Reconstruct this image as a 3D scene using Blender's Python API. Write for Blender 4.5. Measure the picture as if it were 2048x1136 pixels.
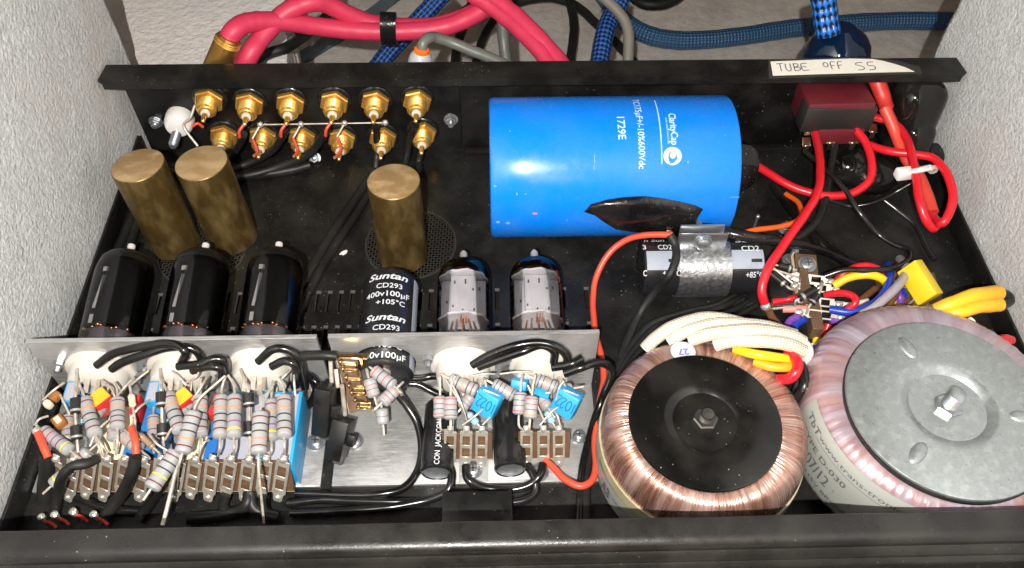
import bpy, bmesh, math, random
from mathutils import Vector, Matrix, noise
random.seed(7)
S = 0.01                      # the scene is modelled in millimetres, 1 unit = 100 mm
SC = bpy.context.scene
COL = SC.collection
for o in list(bpy.data.objects): bpy.data.objects.remove(o)

# ------------------------------------------------------------------ camera
CP = Vector((-23.588, -345.314, 326.462)); PITCH, YAW, ROLL, FPX = .91564, .03794, .015545, 1692.26
cf = Vector((math.sin(YAW)*math.cos(PITCH), math.cos(YAW)*math.cos(PITCH), -math.sin(PITCH)))
cx0 = cf.cross(Vector((0,0,1))).normalized(); cu0 = cx0.cross(cf)
cx = math.cos(ROLL)*cx0 + math.sin(ROLL)*cu0; cu = -math.sin(ROLL)*cx0 + math.cos(ROLL)*cu0
cam = bpy.data.cameras.new('camera'); camo = bpy.data.objects.new('camera', cam); COL.objects.link(camo)
camo.matrix_world = Matrix(((cx.x,cu.x,-cf.x,CP.x*S),(cx.y,cu.y,-cf.y,CP.y*S),(cx.z,cu.z,-cf.z,CP.z*S),(0,0,0,1)))
cam.sensor_width = 36; cam.lens = 36*FPX/2048; cam.clip_start = .05; cam.clip_end = 200
SC.camera = camo

# ------------------------------------------------------------------ world, lamps, exposure
W = bpy.data.worlds.new('World'); SC.world = W; W.use_nodes = True
bg = W.node_tree.nodes['Background']; bg.inputs[0].default_value = (1.0,.70,.50,1); bg.inputs[1].default_value = .065
def lamp(name, kind, loc, energy, color, **kw):
    l = bpy.data.lights.new(name, kind); l.energy = energy; l.color = color
    for k, v in kw.items(): setattr(l, k, v)
    o = bpy.data.objects.new(name, l); COL.objects.link(o); o.location = loc; return o
fl = CP - cx*18 - cu*10 - cf*90
lamp('phone_flash', 'POINT', fl*S, 1540, (1.0,.965,.91), shadow_soft_size=.022)
wl = lamp('warm_room_lamp', 'AREA', Vector((70,-760,420))*S, 60, (1.0,.62,.36), size=1.4)
wl.rotation_euler = (Vector((-100,-200,0))*S - wl.location).to_track_quat('-Z','Y').to_euler()
SC.view_settings.view_transform = 'Standard'; SC.view_settings.look = 'None'
SC.view_settings.exposure = 0; SC.view_settings.gamma = 1

# ------------------------------------------------------------------ pixel -> point on a plane at its real height
def ray(px, py): return cf + cx*((px-1024)/FPX) + cu*((568-py)/FPX)
def at(px, py, z): d = ray(px, py); return CP + d*((z-CP.z)/d.z)
def atY(px, py, Y): d = ray(px, py); return CP + d*((Y-CP.y)/d.y)
def hit_x(px, py, yc, zc, r):       # nearest hit with a cylinder along X
    d = ray(px, py); a = d.y**2+d.z**2; oy, oz = CP.y-yc, CP.z-zc
    b = oy*d.y+oz*d.z; c = oy*oy+oz*oz-r*r; t = (-b-math.sqrt(max(0,b*b-a*c)))/a; return CP+d*t

# ------------------------------------------------------------------ materials
def N(nt, t, **kw):
    n = nt.nodes.new(t)
    for k, v in kw.items(): setattr(n, k, v)
    return n
def ramp(nt, src, a, b):
    m = N(nt,'ShaderNodeMapRange'); m.inputs[1].default_value=a; m.inputs[2].default_value=b; nt.links.new(src, m.inputs[0]); return m.outputs[0]
def mixc(nt, fac, A, B):
    m = N(nt,'ShaderNodeMix', data_type='RGBA')
    for i, v in ((0,fac),(6,A),(7,B)):
        if hasattr(v,'is_output'): nt.links.new(v, m.inputs[i])
        elif i == 0: m.inputs[i].default_value = v
        else: m.inputs[i].default_value = (*v,1)
    return m.outputs[2]
MATS = {}
def mat(name, col, rough=.5, metal=0, spec=.5, var=None, bump=None, dust=0, grime=None, coat=0, scr=None, rvar=0):
    """var=(scale, colour2, lo, hi)  bump=(scale, strength)  dust=amount of pale specks  scr=(colour, scale)"""
    if name in MATS: return MATS[name]
    m = bpy.data.materials.new(name); m.use_nodes = True; nt = m.node_tree; p = nt.nodes['Principled BSDF']
    p.inputs['Roughness'].default_value = rough; p.inputs['Metallic'].default_value = metal
    p.inputs['Specular IOR Level'].default_value = spec; p.inputs['Coat Weight'].default_value = coat
    p.inputs['Coat Roughness'].default_value = .08
    tc = N(nt,'ShaderNodeTexCoord'); base = None
    g = N(nt,'ShaderNodeNewGeometry')
    def nz(scale, det=4, vec=None):
        n = N(nt,'ShaderNodeTexNoise'); n.inputs['Scale'].default_value = scale; n.inputs['Detail'].default_value = det
        nt.links.new(vec or g.outputs['Position'], n.inputs['Vector']); return n.outputs['Fac']
    src = tuple(col)
    if var: src = mixc(nt, ramp(nt, nz(var[0]), var[2] if len(var)>2 else .35, var[3] if len(var)>3 else .65), src, var[1])
    if grime: src = mixc(nt, ramp(nt, nz(grime[0],6), .5, .72), src, grime[1])
    if scr:
        mp = N(nt,'ShaderNodeMapping'); mp.inputs['Scale'].default_value = scr[2]; nt.links.new(g.outputs['Position'], mp.inputs[0])
        src = mixc(nt, ramp(nt, nz(scr[1],3,mp.outputs[0]), .45, .7), src, scr[0])
    if dust:
        v = N(nt,'ShaderNodeTexVoronoi'); v.inputs['Scale'].default_value = 85; nt.links.new(g.outputs['Position'], v.inputs['Vector'])
        big = ramp(nt, nz(5,3), .42, .62)
        sep = N(nt,'ShaderNodeSeparateColor'); nt.links.new(v.outputs['Color'], sep.inputs[0])
        sz = N(nt,'ShaderNodeMath', operation='MULTIPLY'); nt.links.new(sep.outputs[0], sz.inputs[0]); sz.inputs[1].default_value = .24
        lt = N(nt,'ShaderNodeMath', operation='LESS_THAN'); nt.links.new(v.outputs['Distance'], lt.inputs[0]); nt.links.new(sz.outputs[0], lt.inputs[1])
        gt = N(nt,'ShaderNodeMath', operation='LESS_THAN'); nt.links.new(sep.outputs[1], gt.inputs[0]); gt.inputs[1].default_value = dust*.45
        k = N(nt,'ShaderNodeMath', operation='MULTIPLY'); nt.links.new(lt.outputs[0], k.inputs[0]); nt.links.new(gt.outputs[0], k.inputs[1])
        patch = N(nt,'ShaderNodeMapRange'); patch.inputs[1].default_value=.40; patch.inputs[2].default_value=.66; patch.inputs[3].default_value=.06; patch.inputs[4].default_value=.55; nt.links.new(nz(2.6,4), patch.inputs[0])
        k2 = N(nt,'ShaderNodeMath', operation='MULTIPLY'); nt.links.new(k.outputs[0], k2.inputs[0]); nt.links.new(patch.outputs[0], k2.inputs[1])
        src = mixc(nt, k2.outputs[0], src, (.5,.48,.44))
        film = N(nt,'ShaderNodeMath', operation='MULTIPLY'); nt.links.new(big, film.inputs[0]); film.inputs[1].default_value=.032
        src = mixc(nt, film.outputs[0], src, (.30,.28,.24))
    if isinstance(src, tuple): p.inputs['Base Color'].default_value = (*src,1)
    else: nt.links.new(src, p.inputs['Base Color'])
    if rvar:
        r = N(nt,'ShaderNodeMapRange'); r.inputs[3].default_value = max(.02,rough-rvar); r.inputs[4].default_value = rough+rvar
        r.inputs[1].default_value=.3; r.inputs[2].default_value=.7
        nt.links.new(nz(22,5), r.inputs[0]); nt.links.new(r.outputs[0], p.inputs['Roughness'])
    if bump:
        b = N(nt,'ShaderNodeBump'); b.inputs['Strength'].default_value = bump[1]; b.inputs['Distance'].default_value = .01
        nt.links.new(nz(bump[0],5), b.inputs['Height']); nt.links.new(b.outputs[0], p.inputs['Normal'])
    MATS[name] = m; return m

BLK = mat('black_powder_coat', (.0068,.0067,.006), .42, spec=.36, bump=(90,.2), dust=.40, rvar=.1)
BLKB = mat('black_panel_paint', (.0048,.0048,.0046), .34, spec=.36, bump=(120,.1), dust=.06, rvar=.06)
BLKF = mat('black_front_panel_paint', (.009,.0085,.0078), .33, spec=.40, bump=(150,.10), dust=.14, rvar=.08)
BLKP = mat('black_plastic', (.007,.007,.0065), .35, spec=.5, dust=.10, rvar=.1)
BLKG = mat('black_gloss_rubber', (.004,.004,.0035), .10, spec=.45, dust=.05)
BLKM = mat('black_matte_sleeve', (.008,.0078,.007), .55, spec=.4, dust=.12)
TAPE = mat('black_vinyl_tape', (.0045,.0045,.0055), .20, spec=.38, dust=.5, bump=(9,.9))
BRASS = mat('aged_brass', (.122,.075,.021), .42, .66, var=(3.2,(.095,.058,.018),.38,.66), bump=(60,.15), grime=(7,(.075,.045,.016)), scr=((.24,.165,.065),4,(4,4,1.6)), rvar=.12)
BRASST = mat('sawn_brass', (.30,.20,.092), .56, .12, var=(2.2,(.235,.148,.062)), bump=(46,.25), grime=(11,(.27,.165,.07)), scr=((.40,.28,.145),5,(2,3,2)))
GOLD = mat('gold_plate', (.90,.56,.15), .27, .78, var=(9,(.74,.40,.08)))
STEEL = mat('zinc_plated_steel', (.42,.44,.455), .30, .75, var=(30,(.27,.285,.30)))
TIN = mat('tinned_metal', (.66,.62,.56), .38, .55, var=(35,(.50,.42,.33)), bump=(30,.2))
SOLD = mat('solder', (.74,.70,.65), .24, .7, bump=(26,.5))
ALU = mat('brushed_aluminium', (.50,.495,.49), .38, .62, var=(4,(.31,.305,.30)), grime=(6,(.50,.49,.48)), scr=((.54,.54,.535),6,(3,40,40)), bump=(50,.12), rvar=.08)
GALV = mat('galvanised_steel', (.36,.39,.39), .33, .66, var=(110,(.29,.315,.315),.3,.7), grime=(30,(.43,.455,.45)), bump=(90,.06), dust=.5, rvar=.08)
CLAMPM = mat('galvanised_clamp', (.52,.53,.54), .36, .95, var=(55,(.30,.31,.32),.4,.62), bump=(60,.3))
CERA = mat('white_ceramic', (.62,.59,.54), .32, spec=.5, var=(6,(.55,.52,.46)))
WHITE = mat('white_nylon', (.74,.72,.70), .35, spec=.5)
PHEN = mat('brown_phenolic', (.135,.075,.040), .45, var=(12,(.10,.055,.03)), dust=.15)
PHENE = mat('phenolic_edge', (.42,.33,.21), .6)
BLUEC = mat('blue_wrap', (.003,.185,.74), .27, spec=.5, rvar=.05, dust=.06, bump=(7,.04))
BLUEF = mat('sky_blue_film_case', (.025,.33,.64), .38, var=(9,(.03,.28,.58)))
BLUER = mat('royal_blue_case', (.02,.14,.44), .36, var=(5,(.03,.19,.50)))
RESIN = mat('grey_resin_fill', (.32,.33,.40), .30, var=(3,(.38,.38,.43)), bump=(8,.2))
CREAM = mat('cream_case', (.74,.66,.47), .45, var=(6,(.68,.59,.40)))
YELC = mat('yellow_case', (.72,.53,.018), .42, var=(4,(.66,.47,.014)), bump=(30,.1))
YELO = mat('orange_yellow_resin', (.88,.46,.03), .35, var=(8,(.85,.38,.02)))
REDC = mat('red_case', (.55,.03,.03), .4)
MAROON = mat('maroon_plastic', (.125,.011,.018), .45, var=(20,(.10,.009,.014)), dust=.1)
OCHRE = mat('amber_mica', (.34,.13,.03), .4, var=(14,(.26,.09,.02)))
REDW = mat('red_insulation', (.60,.012,.022), .30, spec=.5)
REDO = mat('orange_red_insulation', (.60,.070,.035), .36, spec=.5)
ORGW = mat('orange_insulation', (.75,.11,.015), .35)
SALM = mat('salmon_heatshrink', (.62,.060,.035), .42, var=(10,(.55,.05,.035)))
PINK = mat('pink_red_jacket', (.50,.030,.075), .45, spec=.4, bump=(80,.08))
YELW = mat('yellow_insulation', (.88,.52,.008), .35)
YELS = mat('yellow_heatshrink', (.85,.46,.02), .45, var=(6,(.80,.40,.02)))
BLUW = mat('blue_insulation', (.012,.045,.36), .35)
PURW = mat('purple_insulation', (.17,.055,.34), .4)
LILW = mat('grey_insulation', (.34,.30,.33), .38)
BRNW = mat('brown_insulation', (.15,.065,.028), .4)
WHTW = mat('white_insulation', (.80,.77,.72), .4)
BLKW = mat('black_insulation', (.005,.005,.0048), .2, spec=.5, dust=.05)
BLKD = mat('dusty_black_cable', (.008,.008,.007), .45, spec=.32, dust=.2)
GREYW = mat('grey_cable_jacket', (.11,.115,.10), .4)
OLIVW = mat('olive_grey_jacket', (.125,.115,.095), .5)
RBODY = mat('resistor_grey', (.31,.307,.31), .36, spec=.45, rvar=.06)
def flat(name, c, r=.45): return mat(name, c, r)
BND = {'n':flat('brown_band',(.16,.035,.03)),'o':flat('orange_band',(.82,.24,.07)),'k':flat('black_band',(.03,.028,.03)),'r':flat('red_band',(.55,.02,.05)),
       'y':flat('yellow_band',(.80,.62,.04)),'v':flat('violet_band',(.22,.07,.22)),'w':flat('white_band',(.75,.74,.72)),'b':flat('blue_band',(.05,.2,.6))}
INK = flat('grey_ink',(.10,.10,.11)); PRINT = flat('white_print',(.55,.57,.60)); PALE = flat('pale_blue_print',(.50,.68,.90)); PEN = flat('blue_pen',(.012,.08,.27))
PAPER = mat('cream_paper_tape',(.80,.77,.69),.6,var=(6,(.76,.72,.62)))
COPPERW = mat('copper_end',(.72,.30,.15),.25,1.0)
WOOD = mat('brown_shelf_board',(.014,.008,.005),.6,var=(4,(.010,.006,.004)),scr=((.018,.010,.006),3,(1,14,14)))

def node_mat(name):
    m = bpy.data.materials.new(name); m.use_nodes = True; nt = m.node_tree; nt.nodes.clear()
    out = N(nt,'ShaderNodeOutputMaterial'); return m, nt, out
def glass(name, tint, refl=1.0, edge=None):
    m, nt, out = node_mat(name)
    t = N(nt,'ShaderNodeBsdfTransparent'); t.inputs[0].default_value = (*tint,1)
    gl = N(nt,'ShaderNodeBsdfGlossy'); gl.inputs['Roughness'].default_value = .03
    fr = N(nt,'ShaderNodeFresnel'); fr.inputs[0].default_value = 1.5
    mu = N(nt,'ShaderNodeMath', operation='MULTIPLY'); mu.inputs[1].default_value = refl; nt.links.new(fr.outputs[0], mu.inputs[0])
    mx = N(nt,'ShaderNodeMixShader'); nt.links.new(mu.outputs[0], mx.inputs[0]); nt.links.new(t.outputs[0], mx.inputs[1]); nt.links.new(gl.outputs[0], mx.inputs[2])
    nt.links.new(mx.outputs[0], out.inputs[0]); return m
GLASS = glass('clear_tube_glass', (.93,.92,.93), 1.2); GLASSK = glass('smoky_tube_glass', (.64,.65,.64), .9)

def braid_mat(name, c1, c2, nu, nv, rough=.4, glint=None, soft=.35, bs=.8):
    """woven sleeve: crossing diagonal yarns laid out on the tube's own u (round) and v (along, mm)"""
    m = bpy.data.materials.new(name); m.use_nodes = True; nt = m.node_tree; p = nt.nodes['Principled BSDF']
    uv = N(nt,'ShaderNodeUVMap'); sp = N(nt,'ShaderNodeSeparateXYZ'); nt.links.new(uv.outputs[0], sp.inputs[0])
    def M(op, a, b=None):
        n = N(nt,'ShaderNodeMath', operation=op)
        for i, v in enumerate((a,b)):
            if v is None: continue
            if hasattr(v,'is_output'): nt.links.new(v, n.inputs[i])
            else: n.inputs[i].default_value = v
        return n.outputs[0]
    u = M('MULTIPLY', sp.outputs[0], nu*2*math.pi); v = M('MULTIPLY', sp.outputs[1], nv*2*math.pi)
    h = M('MULTIPLY', M('SINE', M('ADD',u,v)), M('SINE', M('SUBTRACT',u,v)))
    f = ramp(nt, h, -soft, soft)
    nt.links.new(mixc(nt, f, c1, c2), p.inputs['Base Color']); p.inputs['Roughness'].default_value = rough
    b = N(nt,'ShaderNodeBump'); b.inputs['Strength'].default_value=bs; b.inputs['Distance'].default_value=.006
    nt.links.new(h, b.inputs['Height']); nt.links.new(b.outputs[0], p.inputs['Normal']); return m
BRAIDB = braid_mat('blue_black_braid', (.006,.010,.02), (.015,.085,.36), 6, .17)
BRAIDV = braid_mat('bright_blue_braid', (.004,.010,.03), (.02,.17,.62), 6, .10, .3)
BRAIDT = braid_mat('dusty_blue_braid', (.025,.070,.15), (.045,.15,.32), 9, .16, .35)
BRAIDC = braid_mat('cream_glass_braid', (.50,.45,.345), (.62,.575,.47), 8, .42, .42, None, .9, .4)
FADED = mat('faded_blue_sleeve', (.075,.105,.135), .6, var=(6,(.10,.13,.155)), grime=(12,(.16,.17,.17)))

def carpet_mat(name, c1, c2, c3, sc):
    m = bpy.data.materials.new(name); m.use_nodes = True; nt = m.node_tree; p = nt.nodes['Principled BSDF']; p.inputs['Roughness'].default_value=.95
    p.inputs['Specular IOR Level'].default_value=.1
    g = N(nt,'ShaderNodeNewGeometry')
    def nz(s,d=3):
        n=N(nt,'ShaderNodeTexNoise'); n.inputs['Scale'].default_value=s; n.inputs['Detail'].default_value=d; n.inputs['Roughness'].default_value=.7; nt.links.new(g.outputs['Position'],n.inputs['Vector']); return n.outputs['Fac']
    c = mixc(nt, ramp(nt, nz(sc),.36,.64), c1, c2)
    c = mixc(nt, ramp(nt, nz(1.3,4),.48,.72), c, c3)
    nt.links.new(c,p.inputs['Base Color'])
    b=N(nt,'ShaderNodeBump'); b.inputs['Strength'].default_value=1.0; b.inputs['Distance'].default_value=.015
    nt.links.new(nz(sc*.9,4),b.inputs['Height']); nt.links.new(b.outputs[0],p.inputs['Normal']); return m
CARPET = carpet_mat('grey_carpet',(.51,.525,.53),(.69,.705,.705),(.58,.55,.525),52)
CARPET2 = carpet_mat('warm_grey_carpet',(.74,.68,.65),(.82,.77,.735),(.66,.655,.65),26)
CONC = carpet_mat('grey_concrete',(.60,.56,.51),(.74,.70,.64),(.50,.475,.445),9)

def winding_mat(name, cols, rough, metal, ang, film):
    """wire turns: colour and gloss change from turn to turn along u (angle), film = pale plastic wrap amount"""
    m = bpy.data.materials.new(name); m.use_nodes = True; nt = m.node_tree; p = nt.nodes['Principled BSDF']
    uv = N(nt,'ShaderNodeUVMap'); 
    def nz(su,sv,d=2):
        mp=N(nt,'ShaderNodeMapping'); mp.inputs['Scale'].default_value=(su,sv,1); nt.links.new(uv.outputs[0],mp.inputs[0])
        n=N(nt,'ShaderNodeTexNoise'); n.inputs['Scale'].default_value=1; n.inputs['Detail'].default_value=d; nt.links.new(mp.outputs[0],n.inputs['Vector']); return n.outputs['Fac']
    c = mixc(nt, ramp(nt,nz(ang,2),.35,.65), cols[0], cols[1])
    c = mixc(nt, ramp(nt,nz(ang*.35,3),.45,.7), c, cols[2])
    f = ramp(nt,nz(34,2.2,3),.42,.66)
    fm = N(nt,'ShaderNodeMath',operation='MULTIPLY'); nt.links.new(f,fm.inputs[0]); fm.inputs[1].default_value=film
    c = mixc(nt, fm.outputs[0], c, cols[3]); nt.links.new(c,p.inputs['Base Color'])
    mm = N(nt,'ShaderNodeMapRange'); mm.inputs[3].default_value=metal; mm.inputs[4].default_value=metal*.35; nt.links.new(fm.outputs[0],mm.inputs[0]); nt.links.new(mm.outputs[0],p.inputs['Metallic'])
    p.inputs['Roughness'].default_value=rough; p.inputs['Coat Weight'].default_value=.6; p.inputs['Coat Roughness'].default_value=.18
    b=N(nt,'ShaderNodeBump'); b.inputs['Strength'].default_value=.6; b.inputs['Distance'].default_value=.012
    nt.links.new(nz(ang*1.3,3),b.inputs['Height']); nt.links.new(b.outputs[0],p.inputs['Normal'])
    b2=N(nt,'ShaderNodeBump'); b2.inputs['Strength'].default_value=.5; b2.inputs['Distance'].default_value=.03
    nt.links.new(nz(40,2.5,2),b2.inputs['Height']); nt.links.new(b2.outputs[0],p.inputs['Coat Normal'])
    return m
COPW = winding_mat('copper_windings',((.55,.275,.20),(.25,.105,.072),(.68,.43,.34),(.42,.33,.31)),.25,.8,260,.6)
PINW = winding_mat('film_wrapped_windings',((.31,.22,.25),(.25,.185,.225),(.42,.22,.20),(.38,.34,.39)),.28,.3,60,.8)

# ------------------------------------------------------------------ mesh builders (all in mm)
ROOT = {}                                     # object -> root location in mm
def obj(name, geo, m, parent=None, smooth=True, ang=38, org=None):
    v, f = geo[0], geo[1]; uvs = geo[2] if len(geo) > 2 else None; mi = geo[3] if len(geo) > 3 else None
    if parent is not None: o0 = ROOT[parent]
    elif org is not None: o0 = Vector(org)
    else:
        o0 = Vector((sum(p[0] for p in v)/len(v), sum(p[1] for p in v)/len(v), min(p[2] for p in v)))
    me = bpy.data.meshes.new(name); me.from_pydata([((p[0]-o0.x)*S,(p[1]-o0.y)*S,(p[2]-o0.z)*S) for p in v], [], f)
    for k in (m if isinstance(m,(list,tuple)) else [m]): me.materials.append(k)
    if mi: me.polygons.foreach_set('material_index', mi)
    if uvs:
        l = me.uv_layers.new(name='UVMap'); k = 0
        for fu in uvs:
            for c in fu: l.data[k].uv = c; k += 1
    if smooth:
        me.polygons.foreach_set('use_smooth', [True]*len(me.polygons)); me.set_sharp_from_angle(angle=math.radians(ang))
    me.validate()
    o = bpy.data.objects.new(name, me); COL.objects.link(o); ROOT[o] = o0
    if parent is not None: o.parent = parent
    else: o.location = o0*S
    return o
def tag(o, label=None, cat=None, group=None, kind=None):
    if label: o['label'] = label
    if cat: o['category'] = cat
    if group: o['group'] = group
    if kind: o['kind'] = kind
    return o
def thing(name, label, cat, loc, group=None):
    o = bpy.data.objects.new(name, None); COL.objects.link(o); o.location = Vector(loc)*S; o.empty_display_size=.02
    ROOT[o] = Vector(loc); return tag(o, label, cat, group)
def dup(root, loc, label=None, group=None):
    def cp(o, par):
        c = o.copy(); COL.objects.link(c)
        if par is not None: c.parent = par
        ROOT[c] = Vector(loc)
        for ch in [x for x in list(ROOT) if x.parent is o]: cp(ch, c)
        return c
    r = cp(root, None); r.location = Vector(loc)*S; tag(r, label, None, group); return r
def join(*gs):
    V, F, U, I = [], [], [], []
    for g in gs:
        n = len(V); V += list(g[0]); F += [tuple(i+n for i in f) for f in g[1]]
        U += g[2] if len(g)>2 and g[2] else [[(0,0)]*len(f) for f in g[1]]
        I += g[3] if len(g)>3 and g[3] else [0]*len(g[1])
    return V, F, U, I
def frame(axis, ref=None):
    a = Vector(axis).normalized(); r = Vector(ref) if ref is not None else (Vector((0,0,1)) if abs(a.z)<.9 else Vector((1,0,0)))
    u = (r - a*r.dot(a)).normalized(); return a, u, a.cross(u)
def lathe(o, axis, prof, seg=32, ref=None, mi=None, a0=0, a1=2*math.pi, rfun=None):
    """prof = [(distance along axis, radius)] -> surface of revolution; mi = material index per ring"""
    o = Vector(o); a, u, w = frame(axis, ref); V=[]; F=[]; U=[]; I=[]; closed = abs(a1-a0-2*math.pi)<1e-6; n = len(prof)
    L = [0]
    for i in range(1,n): L.append(L[-1]+math.hypot(prof[i][0]-prof[i-1][0], prof[i][1]-prof[i-1][1]))
    ns = seg if closed else seg+1
    for (d,r) in prof:
        for k in range(ns):
            t = a0+(a1-a0)*k/seg; rr = rfun(r,t) if rfun else r
            V.append(o+a*d+u*(rr*math.cos(t))+w*(rr*math.sin(t)))
    for i in range(n-1):
        for k in range(seg):
            k2 = (k+1)%ns
            F.append((i*ns+k, i*ns+k2, (i+1)*ns+k2, (i+1)*ns+k)); q0,q1=k/seg,(k+1)/seg; y0,y1=L[i]/max(L[-1],1e-6),L[i+1]/max(L[-1],1e-6)
            U.append([(q0,y0),(q1,y0),(q1,y1),(q0,y1)]); I.append(mi[i] if mi else 0)
    for i, rev in ((0,True),(n-1,False)):
        if prof[i][1] > .01 and closed:
            f = tuple(i*ns+k for k in range(ns)); f = f[::-1] if rev else f
            F.append(f); U.append([(0,0)]*ns); I.append((mi[0] if rev else mi[-1]) if mi else 0)
    return V, F, U, I
def smooth_path(pts, k=6):
    P = [Vector(p) for p in pts]
    if len(P) < 3: return P
    out = []
    for i in range(len(P)-1):
        p0 = P[i-1] if i else P[0]*2-P[1]; p1, p2 = P[i], P[i+1]; p3 = P[i+2] if i+2 < len(P) else P[-1]*2-P[-2]
        for j in range(k):
            t = j/k; out.append(.5*((2*p1)+(p2-p0)*t+(2*p0-5*p1+4*p2-p3)*t*t+(3*p1-p0-3*p2+p3)*t**3))
    return out+[P[-1]]
def tube(pts, r, seg=10, k=6, flatten=1, wob=0):
    P = smooth_path(pts, k); n = len(P); V=[]; F=[]; U=[]; L=0; r0_=r[0] if isinstance(r,(tuple,list)) else r; jit=min(.28,r0_*.12) if n>8 else 0
    P = [p+Vector((noise.noise(p*.13),noise.noise(p*.13+Vector((9,0,0))),noise.noise(p*.13+Vector((0,9,0)))))*jit for p in P]
    T = [(P[min(i+1,n-1)]-P[max(i-1,0)]).normalized() for i in range(n)]
    a, u, w = frame(T[0]); Ls=[]
    for i in range(n):
        if i: L += (P[i]-P[i-1]).length
        Ls.append(L); u = (u - T[i]*u.dot(T[i])).normalized(); w = T[i].cross(u)
        rr = r[0]+(r[1]-r[0])*i/(n-1) if isinstance(r,(tuple,list)) else r
        if jit: rr *= 1+.05*noise.noise(P[i]*.3+Vector((3,3,3)))
        for s in range(seg):
            t = 2*math.pi*s/seg; V.append(P[i]+u*(rr*math.cos(t))+w*(rr*flatten*math.sin(t)))
    for i in range(n-1):
        for s in range(seg):
            s2=(s+1)%seg; F.append((i*seg+s,i*seg+s2,(i+1)*seg+s2,(i+1)*seg+s))
            U.append([(s/seg,Ls[i]),((s+1)/seg,Ls[i]),((s+1)/seg,Ls[i+1]),(s/seg,Ls[i+1])])
    F.append(tuple(range(seg))[::-1]); F.append(tuple((n-1)*seg+s for s in range(seg))); U += [[(0,0)]*seg]*2
    return V, F, U
def box(c, size, R=None, bev=0, seg=2):
    bm = bmesh.new(); bmesh.ops.create_cube(bm, size=1)
    for v in bm.verts: v.co = Vector((v.co.x*size[0], v.co.y*size[1], v.co.z*size[2]))
    if bev: bmesh.ops.bevel(bm, geom=bm.edges[:], offset=bev, segments=seg, affect='EDGES', profile=.5)
    R = R or Matrix.Identity(3); c = Vector(c); bm.verts.index_update()
    g = ([c+R@v.co for v in bm.verts], [tuple(v.index for v in f.verts) for f in bm.faces]); bm.free(); return g
def axes(x, y):                       # rotation matrix with local x along x, local y near y
    X = Vector(x).normalized(); Y = Vector(y); Y = (Y-X*Y.dot(X)).normalized(); Z = X.cross(Y)
    return Matrix((X,Y,Z)).transposed()
def prism(outline, o, R, t):          # a flat outline (list of 2D) given thickness t along local z
    o = Vector(o); n = len(outline)
    V = [o+R@Vector((p[0],p[1],0)) for p in outline]+[o+R@Vector((p[0],p[1],t)) for p in outline]
    F = [tuple(range(n))[::-1], tuple(range(n,2*n))]+[(i,(i+1)%n,n+(i+1)%n,n+i) for i in range(n)]
    return V, F
def ball(c, r, seg=12, sq=(1,1,1)):
    V,F,U,I = lathe((0,0,0),(0,0,1),[(-r*math.cos(math.pi*i/8)*sq[2], max(.001,r*math.sin(math.pi*i/8))) for i in range(9)],seg)
    c = Vector(c); return [c+Vector((p.x*sq[0],p.y*sq[1],p.z)) for p in V], F, U, I
# lettering
TXT = {}
def text2d(s, size, bold=0, step=None, shear=0):
    cu_ = bpy.data.curves.new('t','FONT'); cu_.body = s; cu_.size = size; cu_.offset = bold; cu_.align_x='LEFT'; cu_.resolution_u=3; cu_.shear = shear
    o = bpy.data.objects.new('t', cu_); COL.objects.link(o); dg = bpy.context.evaluated_depsgraph_get()
    me = bpy.data.meshes.new_from_object(o.evaluated_get(dg)); bm = bmesh.new(); bm.from_mesh(me)
    if step and len(bm.verts):
        for ax in (0,1):
            lo = min(v.co[ax] for v in bm.verts); hi = max(v.co[ax] for v in bm.verts); x = lo+step
            while x < hi:
                no = (1,0,0) if ax==0 else (0,1,0); co = (x,0,0) if ax==0 else (0,x,0)
                bmesh.ops.bisect_plane(bm, geom=bm.verts[:]+bm.edges[:]+bm.faces[:], plane_co=co, plane_no=no); x += step
    bm.verts.index_update(); V = [(v.co.x, v.co.y) for v in bm.verts]; F = [tuple(v.index for v in f.verts) for f in bm.faces]
    bm.free(); bpy.data.meshes.remove(me); bpy.data.objects.remove(o); bpy.data.curves.remove(cu_)
    w = max((p[0] for p in V), default=0); return V, F, w
def fit_text(s, width, height, bold=0, step=None, shear=0):      # glyphs scaled so that the line is width x (capital) height
    V, F, w = text2d(s, 1, bold, None, shear); sx = width/max(w,1e-6); sy = height/.69
    if step:
        V, F, w = text2d(s, 1, bold, step/max(sx,sy), shear)
    return [(p[0]*sx, p[1]*sy) for p in V], F
def stroke2d(lines, w):               # handwriting: polylines -> flat ribbons
    V=[];F=[]
    for ln in lines:
        P=[Vector((p[0],p[1],0)) for p in ln]; P=smooth_path(P,4) if len(P)>2 else P; b=len(V)
        for i,p in enumerate(P):
            t=(P[min(i+1,len(P)-1)]-P[max(i-1,0)]).normalized(); n=Vector((-t.y,t.x,0))*w/2; V+= [(p.x+n.x,p.y+n.y),(p.x-n.x,p.y-n.y)]
        F += [(b+2*i,b+2*i+1,b+2*i+3,b+2*i+2) for i in range(len(P)-1)]
    return V,F
def on_plane(g2, o, ux, uy, lift=.08):
    o=Vector(o); ux=Vector(ux).normalized(); uy=Vector(uy); uy=(uy-ux*uy.dot(ux)).normalized(); n=ux.cross(uy)
    return [o+ux*p[0]+uy*p[1]+n*lift for p in g2[0]], g2[1]
def wrap(g2, fn): return [fn(p[0],p[1]) for p in g2[0]], g2[1]

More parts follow.
